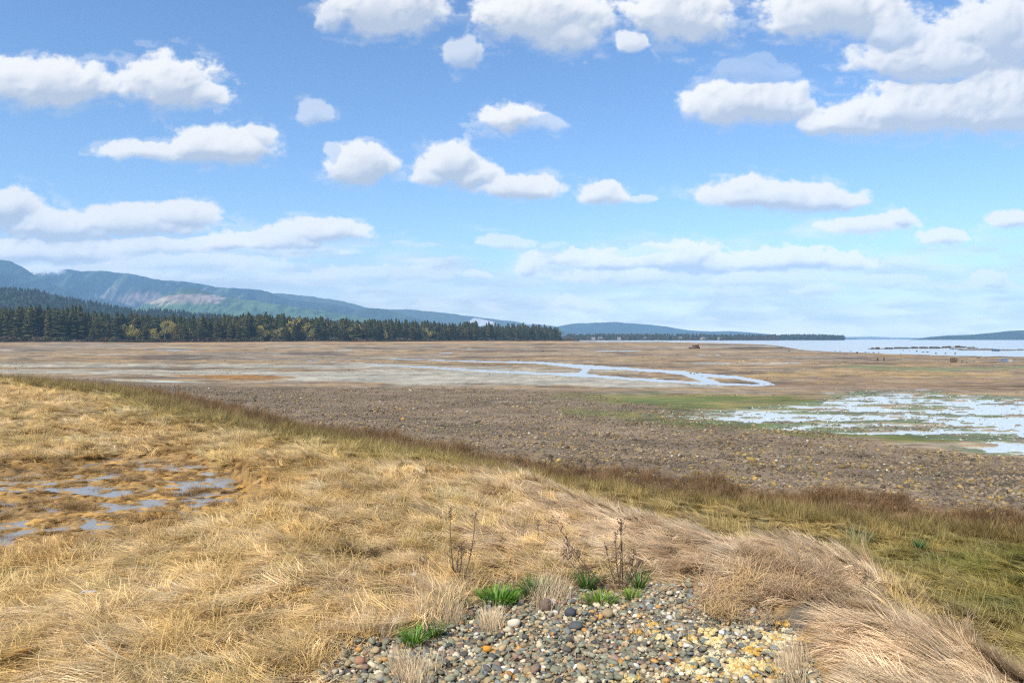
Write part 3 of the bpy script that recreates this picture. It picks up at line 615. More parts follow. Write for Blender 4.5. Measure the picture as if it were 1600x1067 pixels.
# trees at the tip of the wood and in front of it that the picture singles out
def single(px, back, name, crown, trunk, h, w, label):
    x, y = at_row(px, back); tree(name, crown, trunk, (x, y, float(ground_z(np.array([x]), np.array([y]))[0])), h, w, rnd.uniform(0, 6), label, 'tree', None)
single(872, 2, 'round_tree', rnd_crowns[0], ald_trunks[0], 20, 1.2, 'broad round-topped dark tree at the outer tip of the wood')
single(832, 12, 'conifer_tree', con_crowns[1], con_trunk, 28, .9, 'tall conifer poking above its neighbours near the tip of the wood')
single(145, -4, 'conifer_tree', con_crowns[2], con_trunk, 15, 1.5, 'short young conifer before the taller conifers at the left of the wood')
single(446, -3, 'conifer_tree', con_crowns[4], con_trunk, 17, 1.0, 'short pointed conifer in front of the yellow alders')
# the depth of the wood behind those ranks
n = 2600; P = []; 
pxs = np.array([rnd.uniform(-420, 884) for _ in range(n)]); bk = np.array([rnd.uniform(0, 1)**1.0*170 for _ in range(n)])
pts = []
for p, b in zip(pxs, bk):
    if -14 < p < 880: b = 34+b
    x, y = at_row(p, b)
    if x < np.interp(y, [0, 1340, 1650], [87, 94, 80]): pts.append((x, y, p))
pts = np.array(pts); zz = ground_z(pts[:, 0], pts[:, 1]); n = len(pts); nr_ = np.random.RandomState(3)
h = tree_h(pts[:, 2])*nr_.uniform(.6, 1.10, n)*(1+.10*fbm(pts[:, 2]/22., pts[:, 2]*0, 3, 250)); w = h*nr_.uniform(.9, 1.4, n)
scatter('forest', con_crowns, np.c_[pts[:, :2], zz], np.c_[np.zeros((n, 2)), nr_.uniform(0, 6.28, n)], np.c_[w, w, h], nr_.randint(0, 6, n), np.ones((n, 3)))
# low shrubs along the foot of the wood
bushes = [bush(300+i) for i in range(3)]
pts = []
for k in range(900):
    p = rnd.uniform(-300, 905); x, y = at_row(p, rnd.uniform(-8, 3)) 
    pts.append((x, y))
pts = np.array(pts); n = len(pts); hs = nr_.uniform(.6, 2.6, n)*np.where(nr_.rand(n) < .15, 2.4, 1)
scatter('shrubbery', bushes, np.c_[pts, ground_z(pts[:, 0], pts[:, 1])], np.c_[np.zeros((n, 2)), nr_.uniform(0, 6.28, n)], np.c_[hs*nr_.uniform(1, 2.2, n), hs*1.3, hs], nr_.randint(0, 3, n), np.ones((n, 3)))
def shrub(px, back, w, h, label, col):
    x, y = at_row(px, back); t = empty('shrub', (x, y, float(ground_z(np.array([x]), np.array([y]))[0]))); t.scale = (w, w, h); tag(t, label, 'shrub')
    me = bushes[0].copy(); me.materials.clear(); me.materials.append(leaf_mat('shrub_foliage', [col], transl=.25)); o = bpy.data.objects.new('foliage', me); C.objects.link(o); o.parent = t
    bm = bmesh.new()
    for k in range(5): a = k*1.25; tube(bm, [(0, 0, 0), (math.cos(a)*.3, math.sin(a)*.3, .4), (math.cos(a)*.55, math.sin(a)*.55, .8)], [.04, .03, .015], 4)
    me = bm_mesh(bm, 'stem'); me.materials.append(BARK); o = bpy.data.objects.new('stem', me); C.objects.link(o); o.parent = t
shrub(100, -7, 4.6, 6.5, 'rounded dark green bush at the foot of the conifers left of the pinkish shrub', (.05, .075, .03))
shrub(118, -7, 5.2, 3.2, 'bare pinkish grey shrub at the foot of the wood between two green bushes', (.22, .16, .15))
shrub(173, -7, 5.0, 3.6, 'low bright green bush at the foot of the conifers', (.085, .13, .04))
shrub(562, -7, 8.5, 3.4, 'wide reddish brown shrub in front of the middle of the wood', (.17, .10, .07))
shrub(893, -6, 9.0, 5.5, 'leafless pinkish brown thicket just past the tip of the wood', (.20, .13, .10))
# ------------------------------------------------------------------ woods on the hills and far shores (past counting)
def grid_points(g, n, pred=None, seed=0):
    xx, yy, zz = g; r = np.random.RandomState(seed); a, b = xx.shape; i = r.uniform(1, a-2, n); j = r.uniform(0, b-2, n); i0 = i.astype(int); j0 = j.astype(int); fi, fj = i-i0, j-j0
    def s(q): return (q[i0, j0]*(1-fi)*(1-fj)+q[i0+1, j0]*fi*(1-fj)+q[i0, j0+1]*(1-fi)*fj+q[i0+1, j0+1]*fi*fj)
    p = np.c_[s(xx), s(yy), s(zz)]; return p[pred(p)] if pred is not None else p
def wood(name, p, hmin, hmax, protos, seed=0):
    r = np.random.RandomState(seed); n = len(p); h = r.uniform(hmin, hmax, n); w = h*r.uniform(1.0, 1.6, n)
    return scatter(name, protos, p-[0, 0, .5], np.c_[np.zeros((n, 2)), r.uniform(0, 6.28, n)], np.c_[w, w, h], r.randint(0, len(protos), n), np.ones((n, 3)))
front = lambda p: (p[:, 1] < 2150)
wood('hillside_forest', grid_points(gK, 24000, front, 1), 7, 14, con_crowns, 1)
pA = grid_points(gA, 1100, lambda p: (p[:, 2] > 0.2) & (p[:, 0] > 165), 2); wood('headland_woods', pA, 8, 17, con_crowns[:4]+rnd_crowns, 2)
pA = grid_points(gA, 420, lambda p: (p[:, 2] > 0.2) & (p[:, 1] < 2170), 21); wood('headland_thicket', pA, 5, 11, [bushes[1], bushes[2]], 3)
wood('point_woods', grid_points(gB, 1100, lambda p: p[:, 2] > 1.0, 4), 9, 16, con_crowns[:4]+rnd_crowns, 4)
wood('island_forest', grid_points(gC, 3500, lambda p: (p[:, 2] > .6) & (p[:, 1] < 3030), 5), 4, 7, con_crowns[:5], 5)
# ------------------------------------------------------------------ grasses
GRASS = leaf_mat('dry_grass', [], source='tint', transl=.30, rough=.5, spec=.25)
def blade(V, Fc, T, x, y, z, yaw, L, w, p0, p1, side, tone, seg=4):
    """one tapering blade that starts at pitch p0 and bends over to pitch p1"""
    px, py, pz = x, y, z; st = L/seg; base = len(V); cy, sy = math.cos(yaw), math.sin(yaw)
    for k in range(seg+1):
        f = k/seg; ww = w*(1-f**1.6*.85)*.5; a = yaw+side*f; nx, ny = -math.sin(a), math.cos(a)
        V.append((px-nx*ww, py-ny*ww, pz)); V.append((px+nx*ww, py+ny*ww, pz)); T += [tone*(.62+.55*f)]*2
        p = p0+(p1-p0)*f; px += math.cos(a)*math.cos(p)*st; py += math.sin(a)*math.cos(p)*st; pz += math.sin(p)*st; pz = max(pz, .012+.02*f)
    for k in range(seg): i = base+2*k; Fc.append((i, i+1, i+3, i+2))
def tuft_mesh(name, V, Fc, T, mat=None):
    me = np_mesh(name, V, Fc); add_col(me, 'tone', np.repeat(np.array(T, np.float32)[:, None], 3, 1)); me.materials.append(mat or GRASS); return me
def lodged(seed, locks=11, per=9, L=(.30, .55), R_=.17, w=.0065, rise=(.35, 1.0), spread=.36, tonev=(.5, 1.5)):
    r = random.Random(seed); V, Fc, T = [], [], []
    for k in range(locks):
        a, d = r.uniform(0, 6.28), R_*math.sqrt(r.random()); bx, by = math.cos(a)*d, math.sin(a)*d
        yaw = r.gauss(0, spread); p0 = r.uniform(*rise); p1 = r.uniform(-.45, .05); side = r.gauss(0, .6); l = r.uniform(*L); tn = r.uniform(*tonev)
        for j in range(per):
            blade(V, Fc, T, bx+r.gauss(0, .025), by+r.gauss(0, .025), -.03, yaw+r.gauss(0, .12), l*r.uniform(.7, 1.15), w*r.uniform(.7, 1.3), p0+r.gauss(0, .13), p1+r.gauss(0, .12), side+r.gauss(0, .15), tn*r.uniform(.75, 1.25), 5)
    return tuft_mesh('lodged_tuft', V, Fc, T)
def upright(seed, n=60, L=(.16, .34), R_=.12, w=.0055, bend=.8):
    r = random.Random(seed); V, Fc, T = [], [], []
    for k in range(n):
        a, d = r.uniform(0, 6.28), R_*math.sqrt(r.random())
        blade(V, Fc, T, math.cos(a)*d, math.sin(a)*d, -.02, r.gauss(0, 1.3), r.uniform(*L), w*r.uniform(.6, 1.3), r.uniform(1.0, 1.5), r.uniform(1.4-bend*1.5, 1.4), r.gauss(0, .4), r.uniform(.65, 1.35), 4)
    return tuft_mesh('upright_tuft', V, Fc, T)
def curly(seed, n=80):
    r = random.Random(seed); V, Fc, T = [], [], []
    for k in range(n):
        a, d = r.uniform(0, 6.28), .15*math.sqrt(r.random())
        blade(V, Fc, T, math.cos(a)*d, math.sin(a)*d, 0, r.uniform(0, 6.28), r.uniform(.14, .32), .006, r.uniform(.4, 1.4), r.uniform(-1.2, .6), r.gauss(0, 1.3), r.uniform(.6, 1.35), 5)
    return tuft_mesh('curly_tuft', V, Fc, T)
lodged_k = [lodged(400+i, rise=(.1, .75), L=(.2,.42), spread=.55, per=8, locks=12) for i in range(5)]
flat_k = [lodged(420+i, L=(.18, .36), rise=(.0, .40), spread=.9, w=.007) for i in range(4)]
long_k = [lodged(430+i, locks=10, per=12, L=(.24, .46), rise=(.0, .50), spread=.36, R_=.17, w=.0062, tonev=(.5, 1.5)) for i in range(5)]
up_k = [upright(440+i) for i in range(4)]
fringe_k = [upright(450+i, n=64, L=(.12, .32), R_=.18, w=.006, bend=.75) for i in range(4)]
curly_k = [curly(460+i) for i in range(3)]
straw_k = [lodged(470+i, locks=4, per=2, L=(.08, .30), rise=(-.05, .2), spread=2.0, w=.005, R_=.14) for i in range(4)]
def sample(n, y0, y1, seed, xl=None, xr=None, p=1.0):
    """points on the ground inside the view and a margin either side; p > 1 puts more of them near"""
    r = np.random.RandomState(seed); y = y0+(y1-y0)*r.rand(n)**p; half = .82*y+2.2; x = r.uniform(-1, 1, n)*half
    k = np.ones(n, bool)
    if xl is not None: k &= x > xl
    if xr is not None: k &= x < xr
    return x[k], y[k], r
def flow(x, y):
    """which way the blades lie: pressed to the left and forward on the mound, swirling on the marsh"""
    base = np.interp(x+.0*y, [-12, -3, -.5, 1.5, 4, 8], [3.55, 3.45, 3.1, 2.65, 2.55, 2.75])
    s2 = signed_dist(MOUND, x, y); base = np.where(s2 < -.4, 3.3+.6*fbm(x/3., y/3., 2, 201), base)
    wild = sstep(2.5, -1.5, x); return base+(.7+.9*wild)*fbm(x/1.5, y/1.2, 3, 202)+(.5+.6*wild)*fbm(x/.45, y/.4, 2, 204)
def masks(x, y):
    return signed_dist(SHORE, x, y), signed_dist(MOUND, x, y), gravel_mask(x, y), lpool_mask(x, y)
def place(name, kinds, x, y, yaw, size, hfac, tint, r, sink=0.0, tilt=.10):
    z = ground_z(x, y)-sink; n = len(x)
    e = .15; zx = (ground_z(x+e, y)-ground_z(x-e, y))/(2*e); zy = (ground_z(x, y+e)-ground_z(x, y-e))/(2*e)
    # lean with the slope: pitch and roll in the blade's own frame
    sl = np.clip(zx*np.cos(yaw)+zy*np.sin(yaw), -.5, .5); ac = np.clip(-zx*np.sin(yaw)+zy*np.cos(yaw), -.5, .5)
    rot = np.c_[np.arctan(ac)+r.normal(0, tilt, n), -np.arctan(sl)+r.normal(0, tilt, n), yaw]
    return scatter(name, kinds, np.c_[x, y, z], rot, np.c_[size, size, size*hfac], r.randint(0, len(kinds), n), tint)
def tints(cols, w):
    c = np.zeros((len(w[0]), 3)); t = sum(w)
    for k, q in zip(cols, w): c += np.array(k)[None]*(q/t)[:, None]
    return c
STRAW, PINK, GOLD, OLIVE, GREEN, RUST, BROWN, BLEACH, UMBER = (.70, .52, .27), (.72, .53, .35), (.69, .46, .15), (.34, .30, .05), (.14, .18, .03), (.25, .135, .055), (.17, .105, .05), (.88, .75, .52), (.44, .25, .075)
def grass_layers():
    # --- long pale grass pressed over the mound
    x, y, r = sample(15000, 2.6, 14, 1, xl=-4.5, xr=5.5, p=1.0); s, s2, g, lp = masks(x, y)
    k = (s2 > -.1) & (g < -.25) & (lp < -1.2) & (gravel_mask(x-.32, y+.05) < -.15) & (notch(x, y) > .8) & (notch(x-.14, y+.08) > .6) & ((np.hypot((x-2.15)/.50, (y-6.25)/.38) > 1) | (r.rand(len(x)) < .3)); k &= ~((g > -1.1) & (r.rand(len(x)) < .45)); 
    x, y = x[k], y[k]; n = len(x); nz = fbm(x/1.1, y/1.1, 4, 211); n2 = fbm(x/.5, y/.5, 3, 212); s2 = s2[k]
    t = tints([STRAW, PINK, GOLD, BLEACH, BROWN], [np.full(n, .40), 1.0*sstep(-2., 2, x)+.05, .9*sstep(.5, -3., x)*sstep(-.2, .5, nz)+.02, .75*sstep(-.1, .5, n2)+.6*sstep(1.2, .0, s2), .22*sstep(.15, .7, -nz)])
    place('mound_grass', long_k, x, y, flow(x, y), r.uniform(.75, 1.15, n), r.uniform(.75, 1.2, n), t*r.uniform(.85, 1.15, (n, 1)), r)
    # --- matted golden grass of the marsh
    x, y, r = sample(17000, 2.8, 18, 2, xr=1.5); s, s2, g, lp = masks(x, y)
    k = (s > 2.0) & (s2 > -.6) & (g < -.3) & (lp < -.30) & (r.rand(len(x)) < sstep(1.8, -1.0, x)); x, y, lp, s = x[k], y[k], lp[k], s[k]; n = len(x)
    nz = fbm(x/1.6, y/1.6, 4, 213); n2 = fbm(x/.45, y/.4, 3, 214)
    t = tints([STRAW, GOLD, BLEACH, OLIVE, BROWN, UMBER], [np.full(n, .55), .45+.9*sstep(-.1, .5, nz)+1.5*sstep(.35, .6, fbm(x/.7, y/.6, 3, 242)), .55*sstep(.1, .6, n2), .55*sstep(.0, .6, -nz), .3*sstep(.2, .7, -n2), 2.2*sstep(-1.6, -.4, lp)])
    place('matted_grass', lodged_k+flat_k+curly_k[:2], x, y, flow(x, y), r.uniform(.75, 1.2, n), r.uniform(.65, 1.25, n), t*r.uniform(.82, 1.18, (n, 1)), r)
    x, y, r = sample(17000, 15, 75, 3, xr=4, p=1.6); s, s2, g, lp = masks(x, y)
    k = (s > 1.9+1.2*fbm(x/3., y/3., 3, 230)) & (lp < -.02); x, y, s, lp = x[k], y[k], s[k], lp[k]; n = len(x); nz = fbm(x/4., y/5., 4, 215); n2 = fbm(x/1.3, y/1.6, 3, 216)
    t = tints([STRAW, GOLD, BLEACH, OLIVE, BROWN], [np.full(n, .5), .4+.3*sstep(-.2, .5, nz), .6*sstep(.1, .6, n2), .55*sstep(.0, .6, -nz)+.8*sstep(5, 2.5, s), .3*sstep(.2, .7, -n2)+.4*sstep(3.4, 2.2, s)])
    place('marsh_grass', lodged_k+flat_k+curly_k[:1], x, y, flow(x/1.6, y/1.6), r.uniform(1.3, 2.0, n)*np.clip(y/28, .8, 1.5), r.uniform(.7, 1.1, n), t*r.uniform(.85, 1.15, (n, 1)), r)
    # --- wet brown thatch lying in the pool
    x, y, r = sample(12000, 7.5, 18, 4, xr=-2.5); s, s2, g, lp = masks(x, y); z = ground_z(x, y)
    k = (lp > -.6) & (z > .536) & (s > 3); x, y = x[k], y[k]; n = len(x); nz = fbm(x/.9, y/.6, 4, 217)
    t = tints([UMBER, BROWN, STRAW, GOLD], [np.full(n, .7), .5*sstep(-.2, .6, nz), .35*sstep(.1, .6, -nz)+.02, np.full(n, .2)])
    place('wet_thatch', flat_k, x, y, flow(x, y), r.uniform(.45, .7, n), r.uniform(.15, .35, n), t*r.uniform(.75, 1.2, (n, 1)), r, tilt=.04)
    # --- olive and green grass in the low ground behind the mound
    x, y, r = sample(15000, 3.2, 17, 5, xl=-1.0); s, s2, g, lp = masks(x, y)
    k = (s > 1.2) & (s2 < .15); x, y, s, s2 = x[k], y[k], s[k], s2[k]; n = len(x); nz = fbm(x/1.3, y/1.0, 4, 218)
    gr = sstep(3.2, 6.5, x)*sstep(11.5, 7.5, y)
    t = tints([STRAW, OLIVE, GREEN, GOLD, BROWN], [.9*(1-gr)*sstep(-2.6, .2, s2)+.35*(1-gr)+.02, .40+.45*gr, 1.9*gr*sstep(-.6, .5, nz)+.12*sstep(0, .6, nz), .35*sstep(-.1, .5, -nz)+.35*(1-gr), .25+.5*sstep(3.0, 1.4, s)])
    place('olive_grass', lodged_k[:3]+flat_k+up_k[:1], x, y, flow(x, y)+1.0*fbm(x/1.2, y/1.2, 2, 219), r.uniform(.7, 1.05, n), r.uniform(.55, 1.0, n), t*r.uniform(.75, 1.2, (n, 1)), r)
    # --- upright brown fringe where the grass meets the cobbles
    x, y, r = sample(60000, 4, 75, 6, p=1.5); s, s2, g, lp = masks(x, y); wv = 1.1*fbm(x/2.4, y/2.0, 5, 220)
    k = (s > .15+wv) & (s < 2.9+wv+.02*y); k &= r.rand(len(x)) < .30+.70*sstep(-.35, .35, fbm(x/.9, y/.8, 4, 221)+.45*sstep(.2, 1.6, s)); x, y, s = x[k], y[k], s[k]; n = len(x); nz = fbm(x/1.5, y/1.5, 3, 222)
    t = tints([RUST, BROWN, OLIVE, STRAW], [.7*sstep(2.4, .5, s)+.15, .6+.5*nz.clip(0, 1), .4*sstep(1.3, 2.6, s), .16*sstep(1.5, 3, s)+.05])
    place('fringe_grass', fringe_k, x, y, r.uniform(0, 6.28, n), r.uniform(.8, 1.25, n)*np.clip(y/17, .95, 2.0), r.uniform(.5, 1.15, n), t*r.uniform(.7, 1.25, (n, 1)), r, tilt=.28)
    # --- springy brown thatch right of the gravel
    x, y, r = sample(6000, 3.5, 8.5, 7, xl=1.2, xr=3.9); s, s2, g, lp = masks(x, y); px, py = PXY(x, y, 2.1)
    k = (np.hypot((px-1205)/120, (py-920)/52)+.25*fbm(x/.3, y/.3, 2, 223) < 1); x, y = x[k], y[k]; n = len(x)
    t = tints([PINK, UMBER, BROWN, GOLD], [np.full(n, .9), .3+.5*fbm(x/.3, y/.3, 3, 224).clip(0, 1), .2+.3*fbm(x/.2, y/.2, 3, 225).clip(0, 1), .12+1.2*sstep(.2, .6, fbm(x/.25, y/.25, 3, 227))])
    place('springy_thatch', curly_k, x, y, r.uniform(0, 6.28, n), r.uniform(.55, .9, n), r.uniform(.45, .8, n), t*r.uniform(.7, 1.25, (n, 1)), r, sink=-.05)
    # --- short dry tufts at the edge of the gravel
    x, y, r = sample(9000, 3, 8, 8, xl=-2.5, xr=2.6); s, s2, g, lp = masks(x, y)
    px, py = PXY(x, y, 2.1)
    spots = [(570, 972, 66, 22), (665, 962, 52, 20), (642, 1046, 26, 18), (560, 935, 60, 22), (852, 930, 14, 14), (875, 925, 14, 16), (625, 945, 60, 14), (765, 972, 16, 12), (690, 925, 60, 14), (1240, 1040, 26, 22)]
    d = np.min([np.hypot((px-a)/c, (py-b)/e) for a, b, c, e in spots], 0); dg = np.min([np.hypot(px-a, (py-b)*1.6) for a, b in [(645, 998), (677, 982), (716, 945), (597, 925)]], 0); k = (d+.3*fbm(x/.15, y/.15, 2, 226) < 1) & (dg > 17) & ~((dg < 40) & (r.rand(len(x)) < .5)); x, y = x[k], y[k]; n = len(x)
    t = tints([BLEACH, PINK, STRAW, BROWN], [.3+0*x, .45+0*x, .35+0*x, .25*r.rand(n)])
    # loose straws blown over the stones
    xs, ys, r2 = sample(2600, 3.6, 6.8, 9, xl=-2.5, xr=2.6); gm = gravel_mask(xs, ys); kk = (gm > -.3) & (r2.rand(len(xs)) < .10+.9*sstep(.9, .0, gm)); xs, ys = xs[kk], ys[kk]; m = len(xs)
    place('loose_straw', straw_k, xs, ys, r2.uniform(0, 6.28, m), r2.uniform(.5, 1.0, m), r2.uniform(.5, 1.0, m), tints([STRAW, PINK, BROWN], [r2.rand(m), r2.rand(m), .6*r2.rand(m)]), r2, sink=-.022)
    # rank tufts standing in the marsh pool
    xs, ys, r2 = sample(3000, 8, 17.5, 10, xr=-2.5); lm = lpool_mask(xs, ys); kk = (lm > -.3) & (fbm(xs/1.1, ys/.8, 3, 240) > .10) & (signed_dist(SHORE, xs, ys) > 3); xs, ys = xs[kk], ys[kk]; m = len(xs)
    place('pool_tufts', curly_k+up_k[:1], xs, ys, r2.uniform(0, 6.28, m), r2.uniform(.5, 1.0, m), r2.uniform(.35, .8, m), tints([UMBER, BROWN, STRAW], [.5+0*xs, r2.rand(m), .5*r2.rand(m)]), r2)
    place('edge_tufts', up_k, x, y, flow(x, y), r.uniform(.45, .85, n), r.uniform(.6, 1.0, n), t*r.uniform(.8, 1.15, (n, 1)), r)
grass_layers()
# ------------------------------------------------------------------ stones
def stone_mesh(seed, sub=2, flat=.62, rough=.16):
    bm = bmesh.new(); bmesh.ops.create_icosphere(bm, subdivisions=sub, radius=.5); r = random.Random(seed)
    from mathutils import noise as mn
    o = Vector((r.uniform(0, 50), r.uniform(0, 50), r.uniform(0, 50))); sx, sy = r.uniform(.85, 1.2), r.uniform(.65, .95)
    for v in bm.verts:
        d = v.co.normalized(); k = 1+rough*1.6*mn.noise(d*1.1+o)+rough*.5*mn.noise(d*2.6+o)
        v.co = Vector((v.co.x*k*sx, v.co.y*k*sy, v.co.z*k*flat))
    return bm_mesh(bm, 'stone', True)
def stone_mat(name, source, col=None):
    m, t, b = new_mat(name); L = t.links
    if source == 'tint':
        a = t.nodes.new('ShaderNodeAttribute'); a.attribute_type = 'INSTANCER'; a.attribute_name = 'tint'; c = a.outputs['Color']
    else:
        rg = t.nodes.new('ShaderNodeRGB'); rg.outputs[0].default_value = lin(*col); c = rg.outputs[0]
    tcn = t.nodes.new('ShaderNodeTexCoord'); oi = t.nodes.new('ShaderNodeObjectInfo')
    va = t.nodes.new('ShaderNodeVectorMath'); va.operation = 'ADD'; L.new(tcn.outputs['Object'], va.inputs[0])
    cx = t.nodes.new('ShaderNodeCombineXYZ'); L.new(math_n('MULTIPLY', oi.outputs['Random'], 37.0, tree=t), cx.inputs[0]); L.new(cx.outputs[0], va.inputs[1])
    n = t.nodes.new('ShaderNodeTexNoise'); n.inputs['Scale'].default_value = 5; n.inputs['Detail'].default_value = 6; n.inputs['Roughness'].default_value = .7; L.new(va.outputs[0], n.inputs['Vector'])
    k = math_n('ADD', math_n('MULTIPLY', n.outputs['Fac'], .7, tree=t), math_n('MULTIPLY_ADD', oi.outputs['Random'], .5, .4, tree=t), tree=t)
    vm = t.nodes.new('ShaderNodeVectorMath'); vm.operation = 'SCALE'; L.new(c, vm.inputs[0]); L.new(k, vm.inputs['Scale']); L.new(vm.outputs[0], b.inputs['Base Color'])
    b.inputs['Roughness'].default_value = .78; b.inputs['Specular IOR Level'].default_value = .25
    bp = t.nodes.new('ShaderNodeBump'); bp.inputs['Strength'].default_value = .25; bp.inputs['Distance'].default_value = .05; L.new(n.outputs['Fac'], bp.inputs['Height']); L.new(bp.outputs[0], b.inputs['Normal'])
    return m
PAL = [('grey green', (.205, .20, .135), 28), ('blue grey', (.165, .175, .16), 11), ('dark slate', (.09, .085, .075), 9), ('pale beige', (.47, .40, .27), 17), ('tan', (.34, .25, .135), 20),
       ('rusty orange', (.40, .21, .065), 4), ('pinkish brown', (.24, .16, .115), 8), ('whitish', (.54, .51, .45), 2.5)]
STONES = [stone_mesh(500+i, 2, [.5, .6, .45, .55, .66, .42, .58, .5][i], .24) for i in range(8)]
SM_T = stone_mat('pebble', 'tint')
kinds = []
for s in STONES:
    s2_ = s.copy(); s2_.materials.append(SM_T); kinds.append(s2_)
def gravel():
    r = np.random.RandomState(21); n = 64000; x = r.uniform(-3.4, 3.6, n); y = r.uniform(2.2, 6.6, n)
    g = gravel_mask(x, y); s2 = signed_dist(MOUND, x, y); k = (g > -.16) & (s2 > -.2) & (r.rand(n) < sstep(-.3, .35, g)*.8+.2); x, y = x[k], y[k]; n = len(x)
    d = np.clip(r.lognormal(math.log(.0255), .45, n), .012, .064); d *= 1+.15*sstep(5.6, 4.9, y)*sstep(1.6, -.6, x)
    order = np.argsort(d); x, y, d = x[order], y[order], d[order]
    z = ground_z(x, y)+d*.16+r.uniform(-.008, .014, n); w = np.array([p[2] for p in PAL], float); ci = r.choice(len(PAL), n, p=w/w.sum())
    rot = np.c_[r.normal(0, .28, n), r.normal(0, .28, n), r.uniform(0, 6.28, n)]; si = r.randint(0, 8, n)
    px = 800+F*x/y; py = HY-F*(z-CAM_Z)/y; vis = (px > 4) & (px < 1596) & (py < 1062) & (z > ground_z(x, y)+d*.16+.003) & (g[k] > .10)
    show = np.where(vis, d/y, 0); pick = np.argsort(-show)[:285]; rest = np.ones(n, bool); rest[pick] = False
    col = np.array([p[1] for p in PAL])[ci]*r.uniform(.8, 1.2, (n, 1))
    scatter('gravel', kinds, np.c_[x, y, z][rest], rot[rest], np.repeat(d[rest, None], 3, 1), si[rest], col[rest])
    mats = [stone_mat('pebble_'+p[0].replace(' ', '_'), 'rgb', p[1]) for p in PAL]; meshes = {}
    for q in pick:
        key = (int(si[q]), int(ci[q]))
        if key not in meshes:
            m = STONES[key[0]].copy(); m.materials.append(mats[key[1]]); meshes[key] = m
        o = bpy.data.objects.new('pebble', meshes[key]); C.objects.link(o); o.location = (x[q], y[q], z[q]+.004); o.rotation_euler = rot[q]; o.scale = (d[q],)*3
        nm = PAL[key[1]][0]; tag(o, 'rounded %s pebble lying among the others on the gravel mound' % nm, 'pebble', '%s pebbles on the gravel' % nm)
gravel()
def single_stone(px, py, d, col, label, seed, flat=.7, name='stone', sink=.25, rz=0.0):
    x, y, z = hit(px, py); me = stone_mesh(seed, 2, flat); me.materials.append(stone_mat('stone_surface', 'rgb', col))
    o = bpy.data.objects.new(name, me); C.objects.link(o); D = d*y/F; o.scale = (D, D, D); o.location = (x, y, z+D*flat*.5-D*flat*sink+.02); o.rotation_euler = (.1, -.1, rz); tag(o, label, 'stone'); return o
single_stone(949, 966, 21, (.36, .27, .15), 'round tan stone alone on the gravel below the lighter green tuft', 601)
single_stone(891, 965, 19, (.055, .06, .068), 'dark slate stone with a flat face on the gravel left of the round tan stone', 602, .8)
single_stone(899, 985, 24, (.075, .078, .075), 'broad dark stone lying just below the slate stone on the gravel', 603, .5)
single_stone(853, 956, 22, (.15, .105, .08), 'upright brown stone leaning by the whitish stone on the gravel', 604, 1.1, rz=.8)
single_stone(862, 947, 19, (.55, .46, .40), 'pinkish white stone leaning on the upright brown stone', 605, .6)
single_stone(803, 981, 20, (.46, .40, .31), 'pale cream stone below the brightest green tuft', 606)
single_stone(712, 957, 18, (.14, .15, .13), 'grey stone tucked under the left side of the brightest green tuft', 607, .6)
single_stone(648, 908, 12, (.72, .71, .70), 'small white stone in the grass left of the tall dead stalks', 608, .8, sink=-.1)
single_stone(740, 910, 13, (.70, .68, .64), 'curved white shell piece in the grass right of the tall dead stalks', 609, .4, 'shell', sink=-.1)
single_stone(829, 929, 12, (.62, .55, .47), 'pale stone at the head of the gravel under the dark green tuft', 610)
single_stone(1128, 994, 13, (.62, .58, .58), 'oval whitish mussel shell at the right of the gravel', 611, .3, 'shell', sink=.0, rz=1.2)
single_stone(1184, 941, 16, (.55, .42, .29), 'pale stone caught in the springy brown thatch right of the gravel', 612, .5, sink=-.5)
single_stone(761, 1021, 15, (.50, .22, .03), 'bright orange stone on the lower left of the gravel', 613)
single_stone(562, 1042, 18, (.33, .17, .10), 'reddish brown stone at the lower left edge of the gravel', 614, .8)
